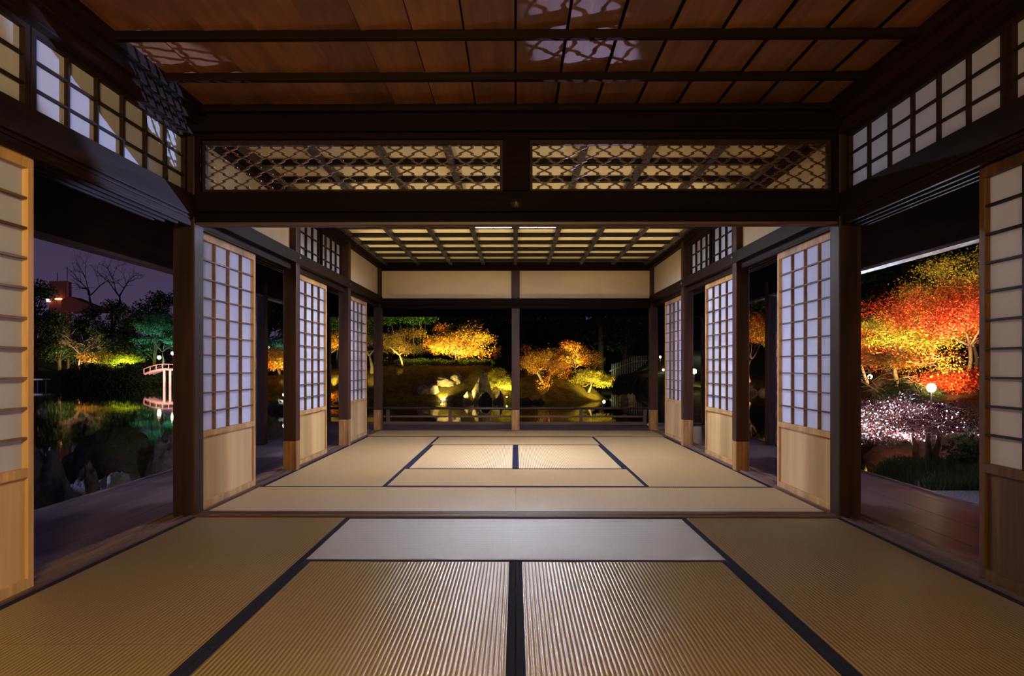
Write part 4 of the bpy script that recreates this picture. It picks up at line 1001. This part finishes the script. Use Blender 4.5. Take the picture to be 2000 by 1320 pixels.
rock((-7.2, 10.9, -0.80), (.9, .9, .35), M['mossy'], 121, 'low dark mossy rock left of the big mossy boulder')
rock((-5.0, 10.6, -0.80), (.75, .8, .75), M['rock'], 122, 'dark rock with pale patches beside the big left pillar')
rock((-4.35, 12.6, -0.80), (1.3, 1.0, .80), M['mossy'], 123, 'dark boulder in the gap right of the first left shoji')
# ================= right: hillside maples =================
def onR(px_, D, dz=0): X = (px_ - 1007) / F * D; return (X, D, landR(X, D) + dz)
HM = 'lit maples on the right slope'
tree('maple_tree', 'scarlet maple low on the right slope beside the frame of the right opening', onR(1886, 17.4), 2.25, 4.0, 'red', 15000, 0.026, 130, r0=.05, levels=4, trunk=0.12, clump=0.17, flat=1.0, group=HM)
tree('maple_tree', 'red maple at the left of the right opening, against the dark pillar', onR(1700, 20.4), 3.0, 3.9, 'red', 11000, 0.030, 131, r0=.06, levels=4, trunk=0.22, clump=0.16, flat=0.6, group=HM)
tree('maple_tree', 'yellow-green maple in the middle of the right opening', onR(1740, 18.5), 1.55, 3.4, 'lime', 9000, 0.026, 132, r0=.04, levels=4, trunk=0.18, clump=0.16, flat=0.5, group=HM)
tree('maple_tree', 'orange maple in the centre of the right opening', onR(1812, 20.0), 2.7, 3.8, 'orange', 12000, 0.028, 133, r0=.05, levels=4, trunk=0.2, clump=0.16, flat=0.5, group=HM)
tree('maple_tree', 'tall olive-yellow maple at the top right of the right opening', onR(1900, 23.0), 4.3, 5.0, 'olive', 11000, 0.034, 134, r0=.08, levels=4, trunk=0.3, clump=0.16, flat=0.6, group=HM)
tree('maple_tree', 'orange-brown low maple with long bare boughs behind the glossy bush', onR(1750, 16.2), 1.25, 3.4, 'orange', 6000, 0.026, 135, 'pale_bark', r0=.05, levels=4, trunk=0.2, clump=0.2, flat=0.4, group=HM)
for k2, (x_, D_, s_, lb) in enumerate(((1640, 31, .85, 'behind the big right pillar'), (1715, 33, .85, 'behind the red maple at the left of the right opening'), (1775, 30, .74, 'behind the yellow-green maple of the right opening'),
    (1840, 33, .95, 'behind the orange maple of the right opening'), (1905, 31, .98, 'behind the tall olive-yellow maple'), (1970, 34, 1.1, 'behind the near right shoji'), (1680, 40, 1.1, 'far up the right slope, behind the red maple'), (1760, 41, 1.15, 'far up the right slope, behind the yellow-green maple'), (1850, 42, 1.25, 'far up the right slope, behind the orange maple'), (1940, 43, 1.3, 'far up the right slope, behind the olive-yellow maple'))):
    woodtree(k2 % 3, onR(x_, D_, -.3), s_, k2 * 1.3, 'dark evergreen ' + lb, 'dark evergreens on the right slope')
tree('maple_tree', 'orange-red maple hanging over the far shore in the gap beside the first right shoji', far(1462, 46.0), 4.4, 3.6, 'orange', 6000, 0.065, 139, trunk=0.35, clump=0.3)
lamp('SPOT', far(1466, 44.9, 0.3), 700, (1.0, 0.6, 0.25), 0.1, aim=(far(1462, 46)[0], 46.2, 3.0), cone=110)
tree('maple_tree', 'small dim tree with a bare bough right of the hanging orange-red maple', far(1512, 46.0), 3.2, 2.6, 'olive', 2000, 0.06, 140, 'pale_bark', trunk=0.35, clump=0.25)
for k, (x_, D_) in enumerate(((1470, 44.6), (1488, 44.5), (1505, 44.7))):
    P_ = far(x_, D_); rock((P_[0], P_[1], ZW - .05), (.9, .6, .34), M['warm_rock'], 150 + k, 'shore rock under the hanging orange-red maple, %s of three' % ('left', 'middle', 'right')[k], group='shore rocks under the hanging maple')
lamp('SPOT', at(1512, 752, 43.0), 12, (1.0, 0.6, 0.3), 0.1, aim=tuple(far(1500, 45.5, 1)), cone=120)
tree('bare_tree', 'pale thin bare tree with spreading boughs in front of the yellow-green maple', onR(1722, 16.6), 1.6, 2.6, None, 0, 0, 145, 'pale_bark', trunk=0.3, levels=4, r0=0.03)
lamp('SPOT', onR(1716, 15.6, 0.2), 70, (1.0, 0.66, 0.36), 0.1, aim=tuple(onR(1722, 16.6, 1.2)), cone=90)
for k2, (x_, D_, w_, lf, lb) in enumerate(((1700, 15.4, 1.3, 'dark', 'dark shrub at the foot of the right slope against the dark pillar'), (1772, 15.6, 1.2, 'dark', 'dark shrub at the foot of the right slope below the small pale boughs'), (1850, 16.0, 1.4, 'red', 'scarlet low shrub right of the glaring spotlight'), (1905, 15.6, 1.3, 'red', 'scarlet low shrub beside the near right shoji'))):
    P_ = onR(x_, D_)
    mass('azalea_shrub', lb, P_, [(-w_*.3, 0, .15), (w_*.3, 0, .16), (0, .2, .26)], [(w_*.32, .4, .26)] * 3, 3500, 0.026, lf, 160 + k2)
# lights on the slope
spotlight(at(1815, 757, 14.6), (0, 0, .9), 0, (1.0, 0.80, 0.52), 'glaring warm spotlight above the glossy bush in the right opening', bulb=0.085, glowk=160)
lamp('SPOT', at(1818, 750, 15.0), 260, (1.0, 0.66, 0.32), 0.12, aim=tuple(at(1840, 640, 18.5)), cone=100)
lamp('SPOT', onR(1850, 16.4, 0.25), 700, (1.0, 0.68, 0.36), 0.12, aim=tuple(onR(1878, 17.2, 1.6)), cone=130)
lamp('SPOT', onR(1708, 19.4, 0.35), 1100, (1.0, 0.66, 0.34), 0.12, aim=tuple(onR(1705, 21, 2.0)), cone=120)
lamp('SPOT', onR(1742, 17.6, 0.35), 190, (1.0, 0.80, 0.36), 0.12, aim=tuple(onR(1748, 18.5, 1.5)), cone=120)
lamp('SPOT', onR(1830, 18.9, 0.35), 360, (1.0, 0.72, 0.36), 0.12, aim=tuple(onR(1825, 20.2, 2.2)), cone=120)
lamp('SPOT', onR(1890, 21.6, 0.4), 620, (1.0, 0.85, 0.4), 0.12, aim=tuple(onR(1895, 22.0, 3.6)), cone=110)
spotlight(at(1696, 736, 17.5), at(1720, 700, 21), 40, (1.0, 0.75, 0.62), 'small pinkish spotlight at the left of the right opening', bulb=0.05, glowk=70)
# glossy bush
o = thing('glossy_bush', 'wide low tree-like bush with glossy maroon leaves glittering white behind the right veranda', 'bush', (6.35, 11.4, -0.58))
q = MB(); tips = skeleton(q, 1.15, 2.6, 0.06, 141, 3, 0.30, (0.0, 0), 3, 0.02, 4)
xs = max(max(abs(t_.x), abs(t_.y)) for t_ in tips); zs = max(t_.z for t_ in tips); kx, kz = 1.25 / xs, 1.0 / zs
q.v = [(v_[0]*kx, v_[1]*kx, v_[2]*kz) for v_ in q.v]; q.build('branches', M['bark'], o, smooth=True)
foliage(o, [(t_.x*kx, t_.y*kx, max(.35, t_.z*kz)) for t_ in tips], [.26]*len(tips), 20000, 0.016, L_['gloss'], 141, flat=.5)
lamp('SPOT', (6.6, 12.7, -0.5), 2600, (0.78, 0.84, 1.0), 0.08, aim=(6.35, 11.4, 0.95), cone=78)
lamp('SPOT', (5.9, 12.3, -0.52), 1000, (0.78, 0.84, 1.0), 0.08, aim=(5.9, 11.3, 0.6), cone=78)
lamp('SPOT', (7.6, 12.5, -0.45), 3200, (0.78, 0.84, 1.0), 0.08, aim=(7.0, 11.3, 0.8), cone=78)
lamp('SPOT', (5.2, 12.2, -0.52), 700, (0.78, 0.84, 1.0), 0.08, aim=(5.5, 11.3, 0.6), cone=78)
mass('dark_shrub', 'dim brown-green shrub at the right of the glossy bush', (6.6, 10.0, -0.55), [(-.35, 0, .3), (.25, 0, .35), (.7, .2, .3)], [(.45, .45, .32)] * 3, 3200, 0.03, 'dark', 142)
def grasses(name, label, x0, x1, y0, y1, n, seed, mat, h=.12, zf=None):
    g = np.random.default_rng(seed); P = np.stack([g.uniform(x0, x1, n), g.uniform(y0, y1, n), np.zeros(n)], 1)
    P[:, 2] = np.array([zf(x, y) for x, y in P[:, :2]])
    a = g.uniform(0, 6.28, n); wv = np.stack([np.cos(a), np.sin(a), 0*a], 1) * .008; lean = g.normal(size=(n, 3)) * .05; lean[:, 2] = h * g.uniform(.6, 1.2, n)
    me = quads_mesh(name, np.stack([P - wv, P + wv, P + wv*.3 + lean, P - wv*.3 + lean], 1), mat)
    o = bpy.data.objects.new(name, me); COL.objects.link(o); tag(o, label, 'grass', kind='stuff'); return o
grasses('grass', 'dark green grass between the right veranda and the glossy bush', 4.9, 8.6, 8.5, 11.0, 14000, 5, L_['dark'], .15, landR)
tag(MB().tube([(4.36, 8.02, -0.6), (4.36, 8.02, -0.36)], 0.03, 8).build('bollard', M['black'], None), 'short black bollard at the edge of the right veranda', 'bollard')
lamp('SPOT', (5.4, 12.6, 0.3), 8, (0.7, 1.0, 0.6), 0.1, aim=(5.9, 10.4, -0.6), cone=80)
# ground strip right beside the house: moss instead of leaf litter
